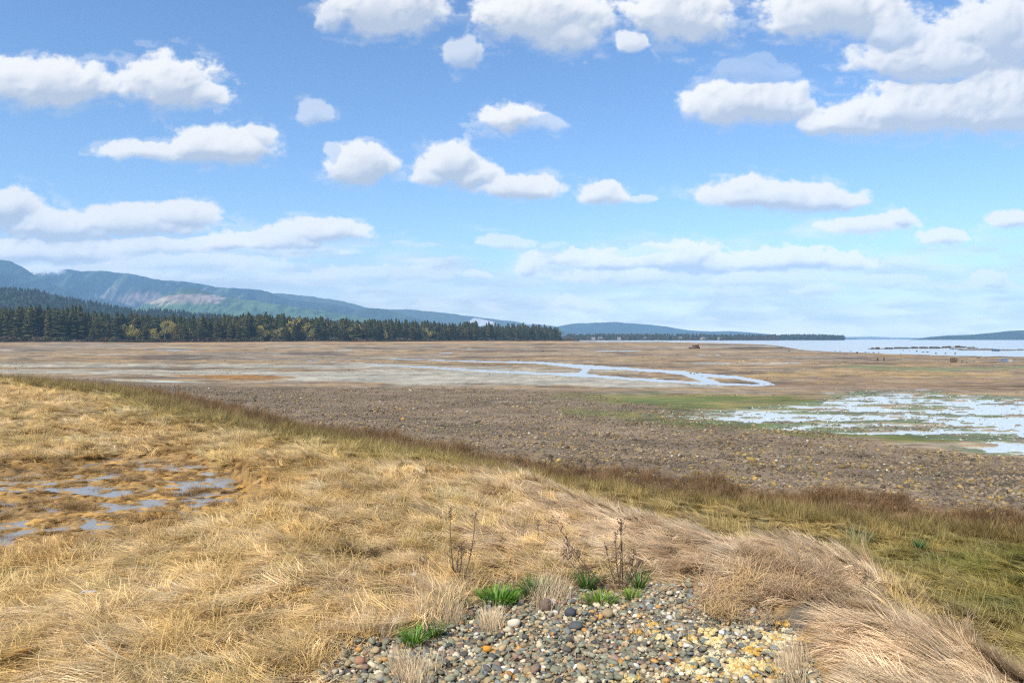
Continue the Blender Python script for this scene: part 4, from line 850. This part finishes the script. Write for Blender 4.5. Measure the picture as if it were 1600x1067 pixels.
def cobbles():
    r = np.random.RandomState(22); n = 210000; y = 9+40*r.rand(n)**1.45; x = r.uniform(-1, 1, n)*(.80*y+1); s = signed_dist(SHORE, x, y); px, py = PXY(x, y)
    t = curve(px, [(-600, 588), (0, 590), (250, 598), (560, 604), (750, 608), (900, 611), (1050, 640), (1150, 662), (1300, 676), (1420, 700), (1600, 712), (2400, 730)])
    k = (s < .9+.7*fbm(x/2., y/2., 3, 231)) & (py > t+4*fbm(px/40., py/6., 4, 156)) & (r.rand(n) < .30+.70*sstep(-.25, .3, fbm(x/1.4, y/1.2, 4, 232))); x, y = x[k], y[k]; n = len(x)
    d = np.clip(r.lognormal(math.log(.050), .45, n), .025, .17); ochre = sstep(-.1, .5, fbm(x/1.6, y/1.6, 4, 233))*sstep(30, 15, y)
    pal = np.array([(.155, .115, .078), (.205, .155, .105), (.10, .078, .055), (.24, .18, .10), (.29, .19, .065), (.38, .34, .26), (.135, .125, .065)]); w = np.array([28, 24, 20, 14, 10, 2.5, 5.]); ci = r.choice(7, n, p=w/w.sum())
    d *= 1+.5*sstep(.2, .6, fbm(x/3., y/3., 3, 243)); d[r.rand(n) < .003] *= 2.2; col = pal[ci]*r.uniform(.75, 1.2, (n, 1))*(1-.35*sstep(.0, .5, fbm(x/7., y/2.2, 4, 244)))[:, None]; m = (r.rand(n) < .30*ochre); col[m] = np.array((.29, .20, .07))*r.uniform(.55, 1.15, (m.sum(), 1))
    scatter('beach_cobbles', kinds_low, np.c_[x, y, ground_z(x, y)+d*.10], np.c_[r.normal(0, .3, n), r.normal(0, .3, n), r.uniform(0, 6.28, n)], np.repeat(d[:, None], 3, 1), r.randint(0, 4, n), col)
    # oyster shells, weed and stones strewn over the flats in drifts
    n = 60000; y = 26+150*r.rand(n)**1.7; x = r.uniform(-1, 1, n)*(.78*y+1); s = signed_dist(SHORE, x, y); nz = fbm(x/9., y/5., 5, 241); k = (s < -6) & (nz > .02) & (r.rand(n) < sstep(0, .5, nz)) & (channel_mask(x, y) < -.4) & (rpool_mask(x, y) < -.2); x, y, nz = x[k], y[k], nz[k]; n = len(x)
    d = np.clip(r.lognormal(math.log(.07), .4, n), .03, .22)*np.clip(y/60, .8, 1.6); pal = np.array([(.09, .065, .04), (.36, .32, .25), (.20, .14, .08), (.11, .11, .045), (.28, .18, .06)])
    scatter('oyster_shells', kinds_low, np.c_[x, y, ground_z(x, y)+d*.05], np.c_[r.normal(0, .3, n), r.normal(0, .3, n), r.uniform(0, 6.28, n)], np.c_[d, d, d*.5], r.randint(0, 4, n), pal[r.choice(5, n, p=[.3, .2, .25, .1, .15])]*r.uniform(.7, 1.2, (n, 1)))
    # loose shells and small stones dotted about the shallow pool
    n = 15000; y = r.uniform(16, 48, n); x = r.uniform(2, 40, n); rp = rpool_mask(x, y); px, py = PXY(x, y); k = (px > 1000) & (px < 1750) & (rp > -.7) & (rp < 1.2); x, y = x[k], y[k]; n = len(x)
    d = r.uniform(.03, .10, n); pal = np.array([(.50, .49, .43), (.14, .12, .07), (.10, .12, .05)]); scatter('pool_shells', kinds_low, np.c_[x, y, np.maximum(ground_z(x, y), -.05)+d*.1], np.c_[r.normal(0, .3, n), r.normal(0, .3, n), r.uniform(0, 6.28, n)], np.c_[d, d, d*.6], r.randint(0, 4, n), pal[r.choice(3, n, p=[.72, .14, .14])])
kinds_low = []
for i in range(4):
    m = stone_mesh(520+i, 1, .55); m.materials.append(SM_T); kinds_low.append(m)
cobbles()
# dried yellow seaweed in crumbly clumps on the gravel
def clump_mesh(seed):
    r = random.Random(seed); bm = bmesh.new()
    for k in range(9):
        a = r.uniform(0, 6.28); d = .42*math.sqrt(r.random()); g = bmesh.ops.create_icosphere(bm, subdivisions=1, radius=r.uniform(.10, .22))
        bmesh.ops.transform(bm, matrix=Matrix.Translation((math.cos(a)*d, math.sin(a)*d, r.uniform(.03, .16))) @ Euler((r.uniform(0, 6), r.uniform(0, 6), 0)).to_matrix().to_4x4() @ Matrix.Diagonal((r.uniform(.7, 1.3), r.uniform(.7, 1.3), .8, 1)), verts=g['verts'])
        for v in g['verts']: v.co += Vector((r.gauss(0, .02), r.gauss(0, .02), r.gauss(0, .02)))
    return bm_mesh(bm, 'clump', False)
WEED_M = [plain('dried_weed', c, .95, .4, 9, .8) for c in ((.62, .47, .20), (.55, .33, .07), (.66, .56, .34))]
weed_meshes = []
for i in range(6):
    m = clump_mesh(700+i); m.materials.append(WEED_M[i % 3]); weed_meshes.append(m)
WSPOT = [(1200, 1022, 34, 22, 26), (1225, 1002, 24, 10, 13), (1180, 1055, 46, 10, 20), (1105, 1052, 24, 12, 10), (1120, 1005, 22, 6, 8), (1030, 995, 18, 9, 6), (1090, 1062, 18, 5, 4), (985, 1055, 22, 8, 5), (1075, 1010, 16, 6, 3), (1135, 1025, 14, 8, 4)]
wl = ['crumbly dried yellow seaweed clump at the lower right of the gravel', 'crumbly dried orange seaweed clump at the lower right of the gravel', 'crumbly dried cream seaweed clump at the lower right of the gravel']
for cx, cy, sx, sy, n in WSPOT:
    for k in range(n):
        px, py = cx+rnd.gauss(0, sx), cy+rnd.gauss(0, sy)
        x, y, z = hit(px, py); i = rnd.randrange(6); o = bpy.data.objects.new('seaweed_clump', weed_meshes[i]); C.objects.link(o); d = rnd.uniform(.055, .15)
        o.scale = (d, d, d*rnd.uniform(.6, .9)); o.location = (x, y, z+.012); o.rotation_euler = (0, 0, rnd.uniform(0, 6.28)); tag(o, wl[i % 3], 'seaweed', ['yellow', 'orange', 'cream'][i % 3]+' seaweed clumps on the gravel')
# ------------------------------------------------------------------ green tufts
def green_mat(c): 
    m = leaf_mat('green_leaves', [c], transl=.35, rough=.45, spec=.4); return m
def green_tuft(px, py, w, h, label, c, n=70, fine=1.0, stand=(1.0, 1.5), name='green_tuft', hl=0.0):
    x, y, z = hit(px, py, hl); k = y/F; W, H = w*k, h*k; r = random.Random(int(px)); t = empty(name, (x, y, z+hl*.6)); tag(t, label, 'plant'); m = green_mat(c)
    for part in range(3):
        V, Fc, T = [], [], []
        for j in range(n//3):
            a, d = r.uniform(0, 6.28), math.sqrt(r.random()); bx, by = math.cos(a)*d*W*.38, math.sin(a)*d*W*.26
            blade(V, Fc, T, bx, by, -.01, math.atan2(by, bx)+r.gauss(0, .5), H*r.uniform(.75, 1.25)*1.15, .010*fine*r.uniform(.7, 1.2), 1.45-d*.55+r.gauss(0, .1), .9-d*.8+r.gauss(0, .3), r.gauss(0, .3), r.uniform(.55, 1.4), 4)
        me = tuft_mesh('leaves', V, Fc, T, m); o = bpy.data.objects.new('leaves', me); C.objects.link(o); o.parent = t
G1, G2, G3 = (.15, .31, .03), (.085, .19, .03), (.22, .34, .045)
green_tuft(778, 944, 62, 27, 'fullest bright green tuft standing at the head of the gravel', G1, 260, 1.2)
green_tuft(834, 922, 54, 24, 'dark green tuft half buried in the straw behind the fullest tuft', G2, 170, 1.0, hl=.06)
green_tuft(936, 945, 50, 20, 'low wide light green tuft among stones right of the head of the gravel', G3, 170, 1.1)
green_tuft(986, 936, 26, 18, 'small light green tuft at the foot of the right dead stalks', G3, 70, 1.0)
green_tuft(917, 912, 26, 28, 'dark green leafy sprig under the fallen dead stalk', G2, 60, 1.1, hl=.07)
green_tuft(998, 912, 22, 26, 'dark green sprig in the straw just right of the right dead stalks', G2, 50, 1.0, hl=.07)
green_tuft(645, 1004, 32, 30, 'bright green tuft poking from dry grass at the left edge of the gravel', G1, 80, 1.1, hl=.05)
green_tuft(677, 988, 28, 24, 'loose green tuft in the dry grass right above the left edge tuft', (.12, .20, .035), 60, .9, hl=.06)
green_tuft(716, 948, 36, 20, 'yellowish green wisp in the dry grass left of the fullest tuft', (.20, .21, .04), 50, .8, hl=.05)
green_tuft(597, 928, 22, 24, 'tiny yellow green tuft alone in the dry grass far left of the dead stalks', (.19, .23, .035), 40, .9, hl=.08)
green_tuft(744, 897, 22, 18, 'tiny dark green sprig behind the white shell piece', G2, 40, .9, hl=.03)
green_tuft(745, 968, 20, 12, 'dull green low sprig at the left margin of the gravel', (.06, .09, .025), 40, .9, hl=.0)
green_tuft(1342, 842, 48, 26, 'grey green sheaf of fresh blades behind the straw at the right', (.30, .32, .17), 60, .7, hl=.10)
green_tuft(1437, 852, 22, 12, 'small emerald green plant in the olive grass at the right', (.05, .16, .04), 50, 1.4, hl=.06)
# ------------------------------------------------------------------ dead weeds
STALK = plain('dead_stalk', (.095, .055, .035), .85, .4, 30); SEED = plain('seed_heads', (.11, .07, .05), .95, .4, 40)
def dead_weed(px, py, stems, label, seed, twigs=7, thick=.0066):
    """stems: picture offsets (dx, dy up, sideways bow) of each stem tip from the root"""
    x, y, z = hit(px, py); k = y/F; t = empty('dead_weed', (x, y, z)); tag(t, label, 'dead plant'); r = random.Random(seed)
    for dx, dy, bow, depth in stems:
        bm = bmesh.new(); sb = bmesh.new(); n = 8; base = (r.uniform(-.02, .02), r.uniform(-.02, .02)); pts = []
        for i in range(n+1):
            f = i/n; pts.append((base[0]+dx*k*f+bow*k*math.sin(f*3.14)+r.gauss(0, .002), base[1]+depth*f+r.gauss(0, .003), dy*k*f*(1.0)-.02*(1-f)))
        tube(bm, pts, [thick*(1-.65*i/n) for i in range(n+1)], 6); H = dy*k
        s = obj('stem', bm_mesh(bm, 'stem', True), STALK, t)
        tb = bmesh.new(); m = 0
        for q in range(twigs):
            f = r.uniform(.35, 1.0); i = min(n-1, int(f*n)); p = Vector(pts[i]).lerp(Vector(pts[i+1]), f*n-i); a = r.uniform(0, 6.28); L = r.uniform(.02, .075)*(1.15-f*.5)
            e = p+Vector((math.cos(a)*L*.6, math.sin(a)*L*.4, L*r.uniform(.5, 1.1))); tube(tb, [p, p.lerp(e, .5)+Vector((0, 0, -.004)), e], [thick*.4, thick*.3, thick*.2], 4); m += 1
            for w in range(r.randrange(2, 6)):
                g = bmesh.ops.create_icosphere(sb, subdivisions=1, radius=r.uniform(.003, .007)); bmesh.ops.translate(sb, vec=e+Vector((r.gauss(0, .008), r.gauss(0, .008), r.gauss(0, .010))), verts=g['verts'])
        for w in range(10):
            g = bmesh.ops.create_icosphere(sb, subdivisions=1, radius=r.uniform(.003, .006)); bmesh.ops.translate(sb, vec=Vector(pts[-1])+Vector((r.gauss(0, .008), r.gauss(0, .008), -r.uniform(0, .10)*min(1, H*2))), verts=g['verts'])
        obj('twigs', bm_mesh(tb, 'twigs'), STALK, s); obj('seed_heads', bm_mesh(sb, 'seed_heads'), SEED, s)
dead_weed(716, 918, [(-10, 122, -4, .05), (24, 118, 5, .0), (8, 70, 2, -.02), (2, 62, -3, .03)], 'tall dark dead weed of four stems left of the fullest green tuft', 1, 8)
dead_weed(969, 924, [(-1, 106, 1, .0), (-8, 92, -3, .04), (-22, 70, -4, .0), (20, 66, 4, .02), (2, 108, 2, -.03), (32, 48, 2, .05)], 'bushy dark dead weed with upright stems right of the gravel head', 2, 9)
dead_weed(955, 922, [(-88, 108, -8, .22), (-66, 64, -6, .16), (-72, 52, -8, .1)], 'dead weed fallen over to the left beside the bushy upright one', 3, 14, .005)
dead_weed(657, 908, [(10, 50, 1, .0)], 'single thin dead stalk by the small white stone', 4, 4, .0034)
dead_weed(626, 908, [(-16, 24, 0, .0)], 'short leaning dead twig left of the small white stone', 6, 3, .003)
dead_weed(842, 858, [(-3, 40, 1, .0), (14, 40, 2, .0)], 'two faint thin stalks in the straw between the dead weeds', 5, 4, .0022)
# ------------------------------------------------------------------ litter
def litter():
    x, y, z = hit(137, 935, .10); bm = bmesh.new(); r = random.Random(3); vs = []
    for i in range(5):
        vs.append([bm.verts.new(((i-2)*.028, (j-1)*.03+r.gauss(0, .004), .02+r.uniform(0, .03))) for j in range(3)])
    for a, b in zip(vs, vs[1:]):
        for j in range(2): bm.faces.new((a[j], b[j], b[j+1], a[j+1]))
    bmesh.ops.solidify(bm, geom=bm.faces[:], thickness=.004)
    o = obj('litter', bm_mesh(bm, 'litter'), plain('crumpled_plastic', (.72, .70, .76), .4, .1, 10, .1)); o.location = (x, y, z+.12); tag(o, 'crumpled white scrap lying on the golden grass at the left', 'litter')
    x, y, z = hit(899, 1050); bm = bmesh.new(); g = bmesh.ops.create_icosphere(bm, subdivisions=2, radius=.016)
    for v in bm.verts: v.co = Vector((v.co.x*.7, v.co.y*.6, v.co.z*1.6))+Vector((r.gauss(0, .001),)*3)
    o = obj('shell', bm_mesh(bm, 'shell', True), plain('white_shell', (.75, .74, .72), .5, .1, 20)); o.location = (x, y, z+.03); o.rotation_euler = (.5, .2, .4); tag(o, 'tiny upright white shell fragment at the bottom of the gravel', 'shell')
litter()
# ------------------------------------------------------------------ things out on the flats
RUST_M = plain('rusty_iron', (.075, .035, .022), .9, .5, 3, .6); WOODM = plain('wet_timber', (.085, .060, .042), .85, .4, 5, .5); GREYW = plain('weathered_plank', (.20, .185, .165), .85, .3, 5, .4); BLUEP = plain('blue_plastic', (.10, .22, .36), .55, .15, 4, .1); BLACKP = plain('black_float', (.10, .11, .115), .6, .3, 4, .1); WEEDY = plain('weedy_rock', (.050, .042, .030), .95, .5, 4, .9); PALEP = plain('pale_float', (.45, .47, .46), .6, .15, 4, .1)
def at(px, py, z=None):
    if z is None: return hit(px, py)
    y = F*(CAM_Z-z)/(py-HY); return (px-800)/F*y, y, z
def wreck():
    x, y, z = at(1085, 544.6); k = y/F; t = empty('wreck', (x, y, z-.1)); tag(t, 'dark rusty hulk stranded alone on the open mudflat', 'wreck')
    bm = bmesh.new(); L, B, H = 17*k, 6*k, 3.2*k; n = 10; rows = []
    for i in range(n+1):
        f = i/n; w = B*.5*math.sin(math.pi*(.12+.80*f))**.6; hh = H*(.75+.5*(abs(f-.45))**1.5); xx = (f-.5)*L
        rows.append([bm.verts.new(p) for p in ((xx, -w, hh), (xx, -w*.85, hh*.4), (xx, 0, 0), (xx, w*.85, hh*.4), (xx, w, hh), (xx, w*.8, hh*.86), (xx, -w*.8, hh*.86))])
    for a, b in zip(rows, rows[1:]):
        for j in range(7): bm.faces.new((a[j], a[(j+1) % 7], b[(j+1) % 7], b[j]))
    bm.faces.new(rows[0]); bm.faces.new(rows[-1][::-1]); obj('hull', bm_mesh(bm, 'hull'), RUST_M, t)
    bm = bmesh.new(); box(bm, (1.5*k, 0, H+1.1*k), (9*k, 4*k, 2.6*k), 0, .06); box(bm, (3.8*k, 0, H+1.9*k), (4.6*k, 3.6*k, 2.2*k), 0, -.05); bmesh.ops.bevel(bm, geom=bm.edges[:], offset=.25*k, segments=2); obj('cabin', bm_mesh(bm, 'cabin'), RUST_M, t)
    bm = bmesh.new(); tube(bm, [(6.6*k, 0, H*.8), (6.9*k, 0, H+5.0*k)], [.35*k, .25*k]); obj('post', bm_mesh(bm, 'post'), RUST_M, t)
    bm = bmesh.new(); tube(bm, [(-8.6*k, -B*.2, .6*k), (-3*k, -B*.5, 1.3*k), (5*k, -B*.55, .8*k)], [.5*k, .6*k, .4*k]); obj('timber', bm_mesh(bm, 'timber'), WOODM, t)
wreck()
def crate_rack(px, py, w, h, label, mat, name='crate', slats=4):
    x, y, z = at(px, py); k = y/F; W, H = w*k, h*k; t = empty(name, (x, y, z-.02), .15); tag(t, label, 'crate')
    for sx in (-1, 1):
        for sy in (-1, 1): bm = bmesh.new(); box(bm, (sx*W*.46, sy*W*.30, H*.5), (W*.08, W*.08, H)); obj('corner_post', bm_mesh(bm, 'corner_post'), mat, t)
    for i in range(slats):
        zz = H*(.12+.78*i/(slats-1))
        for sy in (-1, 1): bm = bmesh.new(); box(bm, (0, sy*W*.35, zz), (W*.96, W*.03, H*.15)); obj('slat', bm_mesh(bm, 'slat'), mat, t)
        for sx in (-1, 1): bm = bmesh.new(); box(bm, (sx*W*.51, 0, zz), (W*.03, W*.62, H*.15)); obj('slat', bm_mesh(bm, 'slat'), mat, t)
    bm = bmesh.new(); box(bm, (0, 0, H*.06), (W*.9, W*.6, H*.05)); obj('base', bm_mesh(bm, 'base'), mat, t)
crate_rack(1490, 566.2, 8, 7.5, 'brown slatted oyster crate standing on the mud near the right', WOODM)
crate_rack(1569, 565.6, 6.5, 6, 'blue grey slatted crate on the mud at the far right', BLUEP)
crate_rack(1578, 565.2, 5, 3.5, 'low pale crate just right of the blue grey crate', PALEP)
def stake(px, py, w, h, label):
    x, y, z = at(px, py); k = y/F; t = empty('stake', (x, y, z-.05)); tag(t, label, 'stake')
    bm = bmesh.new(); tube(bm, [(0, 0, 0), (.02, 0, h*k*.6), (.0, .02, h*k)], [w*k*.5, w*k*.45, w*k*.4], 7); obj('post', bm_mesh(bm, 'post'), WOODM, t)
    bm = bmesh.new(); g = bmesh.ops.create_icosphere(bm, subdivisions=2, radius=w*k*.75); 
    for v in bm.verts: v.co = Vector((v.co.x*(1+.3*math.sin(9*v.co.y)), v.co.y, v.co.z*.8+h*k*.25))
    obj('mussels', bm_mesh(bm, 'mussels'), WEEDY, t)
stake(1371, 563.5, 2.2, 6, 'left of two short dark stakes standing on the mudflat'); stake(1381, 563.2, 1.8, 6, 'right of two short dark stakes standing on the mudflat')
# weedy rocks along the tide edge and in the shallows
ROCKS = []
for i in range(4):
    m = stone_mesh(640+i, 2, .6, .35); m.materials.append(WEEDY); ROCKS.append(m)
def rock(px, py, w, label, group=None, hs=1.0, z=None):
    x, y, zz = at(px, py, z); D = w*y/F; o = bpy.data.objects.new('tide_rock', ROCKS[int(px) % 4]); C.objects.link(o); o.location = (x, y, zz+D*.12*hs); o.scale = (D, D*.8, D*hs); o.rotation_euler = (0, 0, px % 6); tag(o, label, 'rock', group); return o
ORD = 'first second third fourth fifth sixth seventh eighth ninth tenth eleventh twelfth thirteenth fourteenth fifteenth sixteenth'.split(); RK = [1305, 1312, 1319, 1329, 1339, 1345, 1352, 1357, 1365, 1372, 1379, 1386, 1391, 1395, 1400, 1407]; RS = [1411, 1421, 1432, 1442, 1449, 1462, 1477, 1492]
for px, py, w in [(1305, 549.2, 2.5), (1312, 549.6, 3), (1319, 548.4, 4), (1329, 550, 4), (1339, 551.6, 4.5), (1345, 550.5, 2.5), (1352, 551.0, 3), (1357, 551.2, 3), (1365, 551.6, 3.5), (1372, 552.0, 4), (1379, 551.4, 3), (1386, 551.0, 4), (1391, 551.6, 5), (1395, 551.9, 3), (1400, 553.4, 2), (1407, 553.6, 2)]:
    rock(px, py, w, '%s weed covered rock from the left in the row along the tide edge' % ORD[RK.index(px)], 'rocks along the tide edge')
for px, py, w in [(1411, 547.9, 2.5), (1421, 548.1, 2), (1432, 549.4, 3.5), (1442, 550.6, 3), (1449, 550.5, 3), (1462, 552.6, 4), (1477, 552.8, 3.5), (1492, 553.0, 4)]:
    rock(px, py, w, '%s dark rock from the left standing in the shallow water off the tide edge' % ORD[RS.index(px)], 'rocks in the shallows', 1.1, -.08)
rock(1503, 565.4, 4, 'dark weedy rock on the mud just right of the brown crate', None, .9); rock(1510, 566.2, 3, 'smaller weedy rock beside the one right of the brown crate'); rock(1522, 565.0, 4, 'low weedy rock between the brown and the blue grey crate', None, .6)
rock(1528, 559.6, 7, 'long low dark rock on the mud under the water line', None, .35); rock(1540, 559.4, 5, 'short low dark rock on the mud at the water line', None, .35)
rock(1233, 548.5, 3.4, 'small dark rounded rock near the end of the mud spit'); rock(848, 549.4, 4, 'small dark rock alone on the flats below the tip of the wood', None, 1.0)
rock(1079, 583.6, 3.6, 'left of three dark lumps in the creek', None, 1.0, -.06); rock(1085, 584.2, 3.0, 'middle of three dark lumps in the creek', None, 1.0, -.06); rock(1089.5, 583.2, 2.6, 'right of three dark lumps in the creek', None, 1.0, -.06); rock(1097, 588.2, 4.0, 'dark lump in the creek below the group of three', None, .5, -.06)
rock(756, 569.6, 4, 'low dark rock on the bank of the upper creek arm', None, .8); rock(810, 563.5, 3.6, 'small dark rock behind the upper creek arm', None, .8); rock(416, 546.2, 3.4, 'small dark rock far out on the left flats', None, .8); rock(545, 578.4, 4.2, 'dark rock on the pale silt at the middle left', None, .8); rock(1058, 554.6, 3.2, 'small rock on the flats below the hulk', None, .9)
# ------------------------------------------------------------------ floats and a skiff on the water
def raft(px0, px1, py, label, piles, mat, rail=0, thick=1.2):
    """a working float: planked deck on drums, with heaps of gear along it"""
    x0, y0, z = at(px0, py, -.045); x1, _, _ = at(px1, py, -.045); k = y0/F; L = x1-x0; t = empty('float_raft', ((x0+x1)/2, y0, z)); tag(t, label, 'float'); D = 2.4; r = random.Random(int(px0)); T = .14+.05*thick
    n = max(4, int(L/1.1))
    for i in range(n): bm = bmesh.new(); box(bm, (-L/2+(i+.5)*L/n, 0, T), (L/n*.94, D, .06)); obj('plank', bm_mesh(bm, 'plank'), mat, t)
    for s in (-1, 1): bm = bmesh.new(); box(bm, (0, s*D*.47, T-.07), (L, .12, .12)); obj('beam', bm_mesh(bm, 'beam'), mat, t)
    for i in range(max(2, int(L/2))):
        for s in (-1, 1): bm = bmesh.new(); a = -L/2+(i+.5)*L/max(2, int(L/2)); tube(bm, [(a, s*.8-.35, .02), (a, s*.8+.35, .02)], [.16, .16], 8); obj('drum', bm_mesh(bm, 'drum'), BLACKP, t)
    for a, w, h, m in piles:
        bm = bmesh.new(); W, H = w*k, h*k*.58
        for q in range(5):
            box(bm, ((a-(px0+px1)/2)*k+r.uniform(-.38, .38)*W, r.uniform(-.5, .5), T+.03+H*r.uniform(.16, .34)), (W*r.uniform(.25, .5), r.uniform(.5, 1.0), H*r.uniform(.35, .65)), r.uniform(-.3, .3), r.uniform(-.1, .1))
        obj('gear_pile', bm_mesh(bm, 'gear_pile'), m, t)
    for q in range(rail):
        a = (q+.5)/rail; bm = bmesh.new(); tube(bm, [(-L/2+a*L, 0, T), (-L/2+a*L, 0, T+3.0*k)], [.05, .04], 5); obj('post', bm_mesh(bm, 'post'), WOODM, t)
raft(1358, 1376, 545.4, 'small dark float with two posts, leftmost on the water', [(1364, 5, 3, WOODM), (1371, 4, 4.5, RUST_M)], WOODM, 2)
raft(1380, 1396, 545.2, 'short dark float second from the left on the water', [(1388, 10, 3.5, WEEDY)], WOODM)
raft(1396, 1420, 544.6, 'dark float piled with gear, third from the left on the water', [(1402, 8, 3.5, WOODM), (1412, 14, 3.5, WEEDY)], WOODM)
raft(1424, 1470, 544.3, 'longest dark float heaped with weedy oyster gear', [(1430, 12, 4, WEEDY), (1440, 14, 4.5, WOODM), (1452, 14, 4.5, WEEDY), (1464, 12, 4.0, WEEDY)], WOODM)
raft(1471, 1490, 543.5, 'dark float with a humped heap right of the longest float', [(1476, 8, 4.2, WOODM), (1482, 8, 5.6, WEEDY)], WOODM)
raft(1489, 1508, 543.2, 'dark float carrying the tallest heap of gear', [(1496, 9, 6.0, RUST_M), (1503, 9, 4.0, WOODM)], WOODM, 1)
raft(1513, 1526, 544.2, 'short float with a greenish heap beyond the long grey floats', [(1519, 12, 4.0, plain('green_gear', (.10, .14, .09), .9, .4, 4))], GREYW)
raft(1486, 1552, 545.8, 'long bare grey float behind the blue skiff', [(1540, 12, 1.5, GREYW)], GREYW)
raft(1500, 1549, 547.2, 'narrow grey float in front of the long bare one', [(1510, 14, 1.2, PALEP)], GREYW, 0, .6)
raft(1560, 1581, 547.6, 'short grey float touching the right end of the blue skiff', [(1570, 14, 1.6, GREYW)], GREYW)
raft(1582, 1640, 547.2, 'grey float running out of view at the right', [(1600, 20, 1.4, GREYW)], GREYW)
def skiff():
    x, y, z = at(1556, 548.2, -.045); k = y/F; L = 11*k; B = .75; H = 2.6*k; t = empty('skiff', (x, y, z-.05)); tag(t, 'small blue open skiff moored among the grey floats', 'boat'); bm = bmesh.new(); rows = []
    for i in range(11):
        f = i/10; w = B*(.92 if f < .5 else .92*(1-((f-.5)*2)**2.2)+.03); xx = (f-.5)*L; h = H*(1+.25*f*f); rows.append([bm.verts.new(p) for p in ((xx, -w, h), (xx, -w*.75, h*.35), (xx, 0, 0), (xx, w*.75, h*.35), (xx, w, h), (xx, w*.86, h*.96), (xx, w*.6, h*.4), (xx, 0, h*.2), (xx, -w*.6, h*.4), (xx, -w*.86, h*.96))])
    for a, b in zip(rows, rows[1:]):
        for j in range(10): bm.faces.new((a[j], a[(j+1) % 10], b[(j+1) % 10], b[j]))
    bm.faces.new(rows[0]); bm.faces.new(rows[-1][::-1]); obj('hull', bm_mesh(bm, 'hull'), plain('blue_hull', (.06, .17, .30), .5, .15, 3, .1), t)
    for a in (-.25, .12): bm = bmesh.new(); box(bm, (a*L, 0, H*.78), (.22, B*1.55, .05)); obj('thwart', bm_mesh(bm, 'thwart'), GREYW, t)
    bm = bmesh.new(); box(bm, (-L*.5-.08, 0, H*1.15), (.22, .26, .34)); box(bm, (-L*.5-.10, 0, H*.5), (.10, .10, H)); obj('outboard', bm_mesh(bm, 'outboard'), BLACKP, t)
skiff()
# a few pale houses in the trees of the far headland
HW = [plain('pale_siding', c, .8, .1, 3, .1) for c in ((.36, .34, .32), (.28, .23, .21), (.40, .38, .34))]; HR = plain('grey_roof', (.16, .15, .15), .9, .2, 3, .2); GL = plain('dark_pane', (.04, .05, .06), .15, .1, 1, .0)
def house(px, y, w, h, i, label):
    x = (px-800)/F*y; z = 1.6; t = empty('house', (x, y, z), rnd.uniform(-.4, .4)); tag(t, label, 'house', 'houses on the far headland'); D = w*.7
    bm = bmesh.new(); box(bm, (0, 0, h*.5), (w, D, h)); obj('wall', bm_mesh(bm, 'wall'), HW[i % 3], t)
    bm = bmesh.new(); o = .4; v = [bm.verts.new(p) for p in ((-w/2-o, -D/2-o, h-.1), (w/2+o, -D/2-o, h-.1), (w/2+o, D/2+o, h-.1), (-w/2-o, D/2+o, h-.1), (-w/2-o, 0, h+D*.38), (w/2+o, 0, h+D*.38))]
    for f in ((0, 1, 5, 4), (2, 3, 4, 5), (0, 4, 3), (1, 2, 5), (3, 2, 1, 0)): bm.faces.new([v[q] for q in f])
    obj('roof', bm_mesh(bm, 'roof'), HR, t)
    for q in range(3): bm = bmesh.new(); box(bm, ((q-1)*w*.3, -D/2-.03, h*.55), (w*.14, .08, h*.3)); obj('window', bm_mesh(bm, 'window'), GL, t)
for i, px in enumerate([927, 938, 968, 1007, 1043, 1062, 1098, 1124]): house(px, 2045+(i*37 % 40), 10+(i*3 % 4), 4.6, i, '%s pale house from the left among the trees on the far headland' % ORD[i])
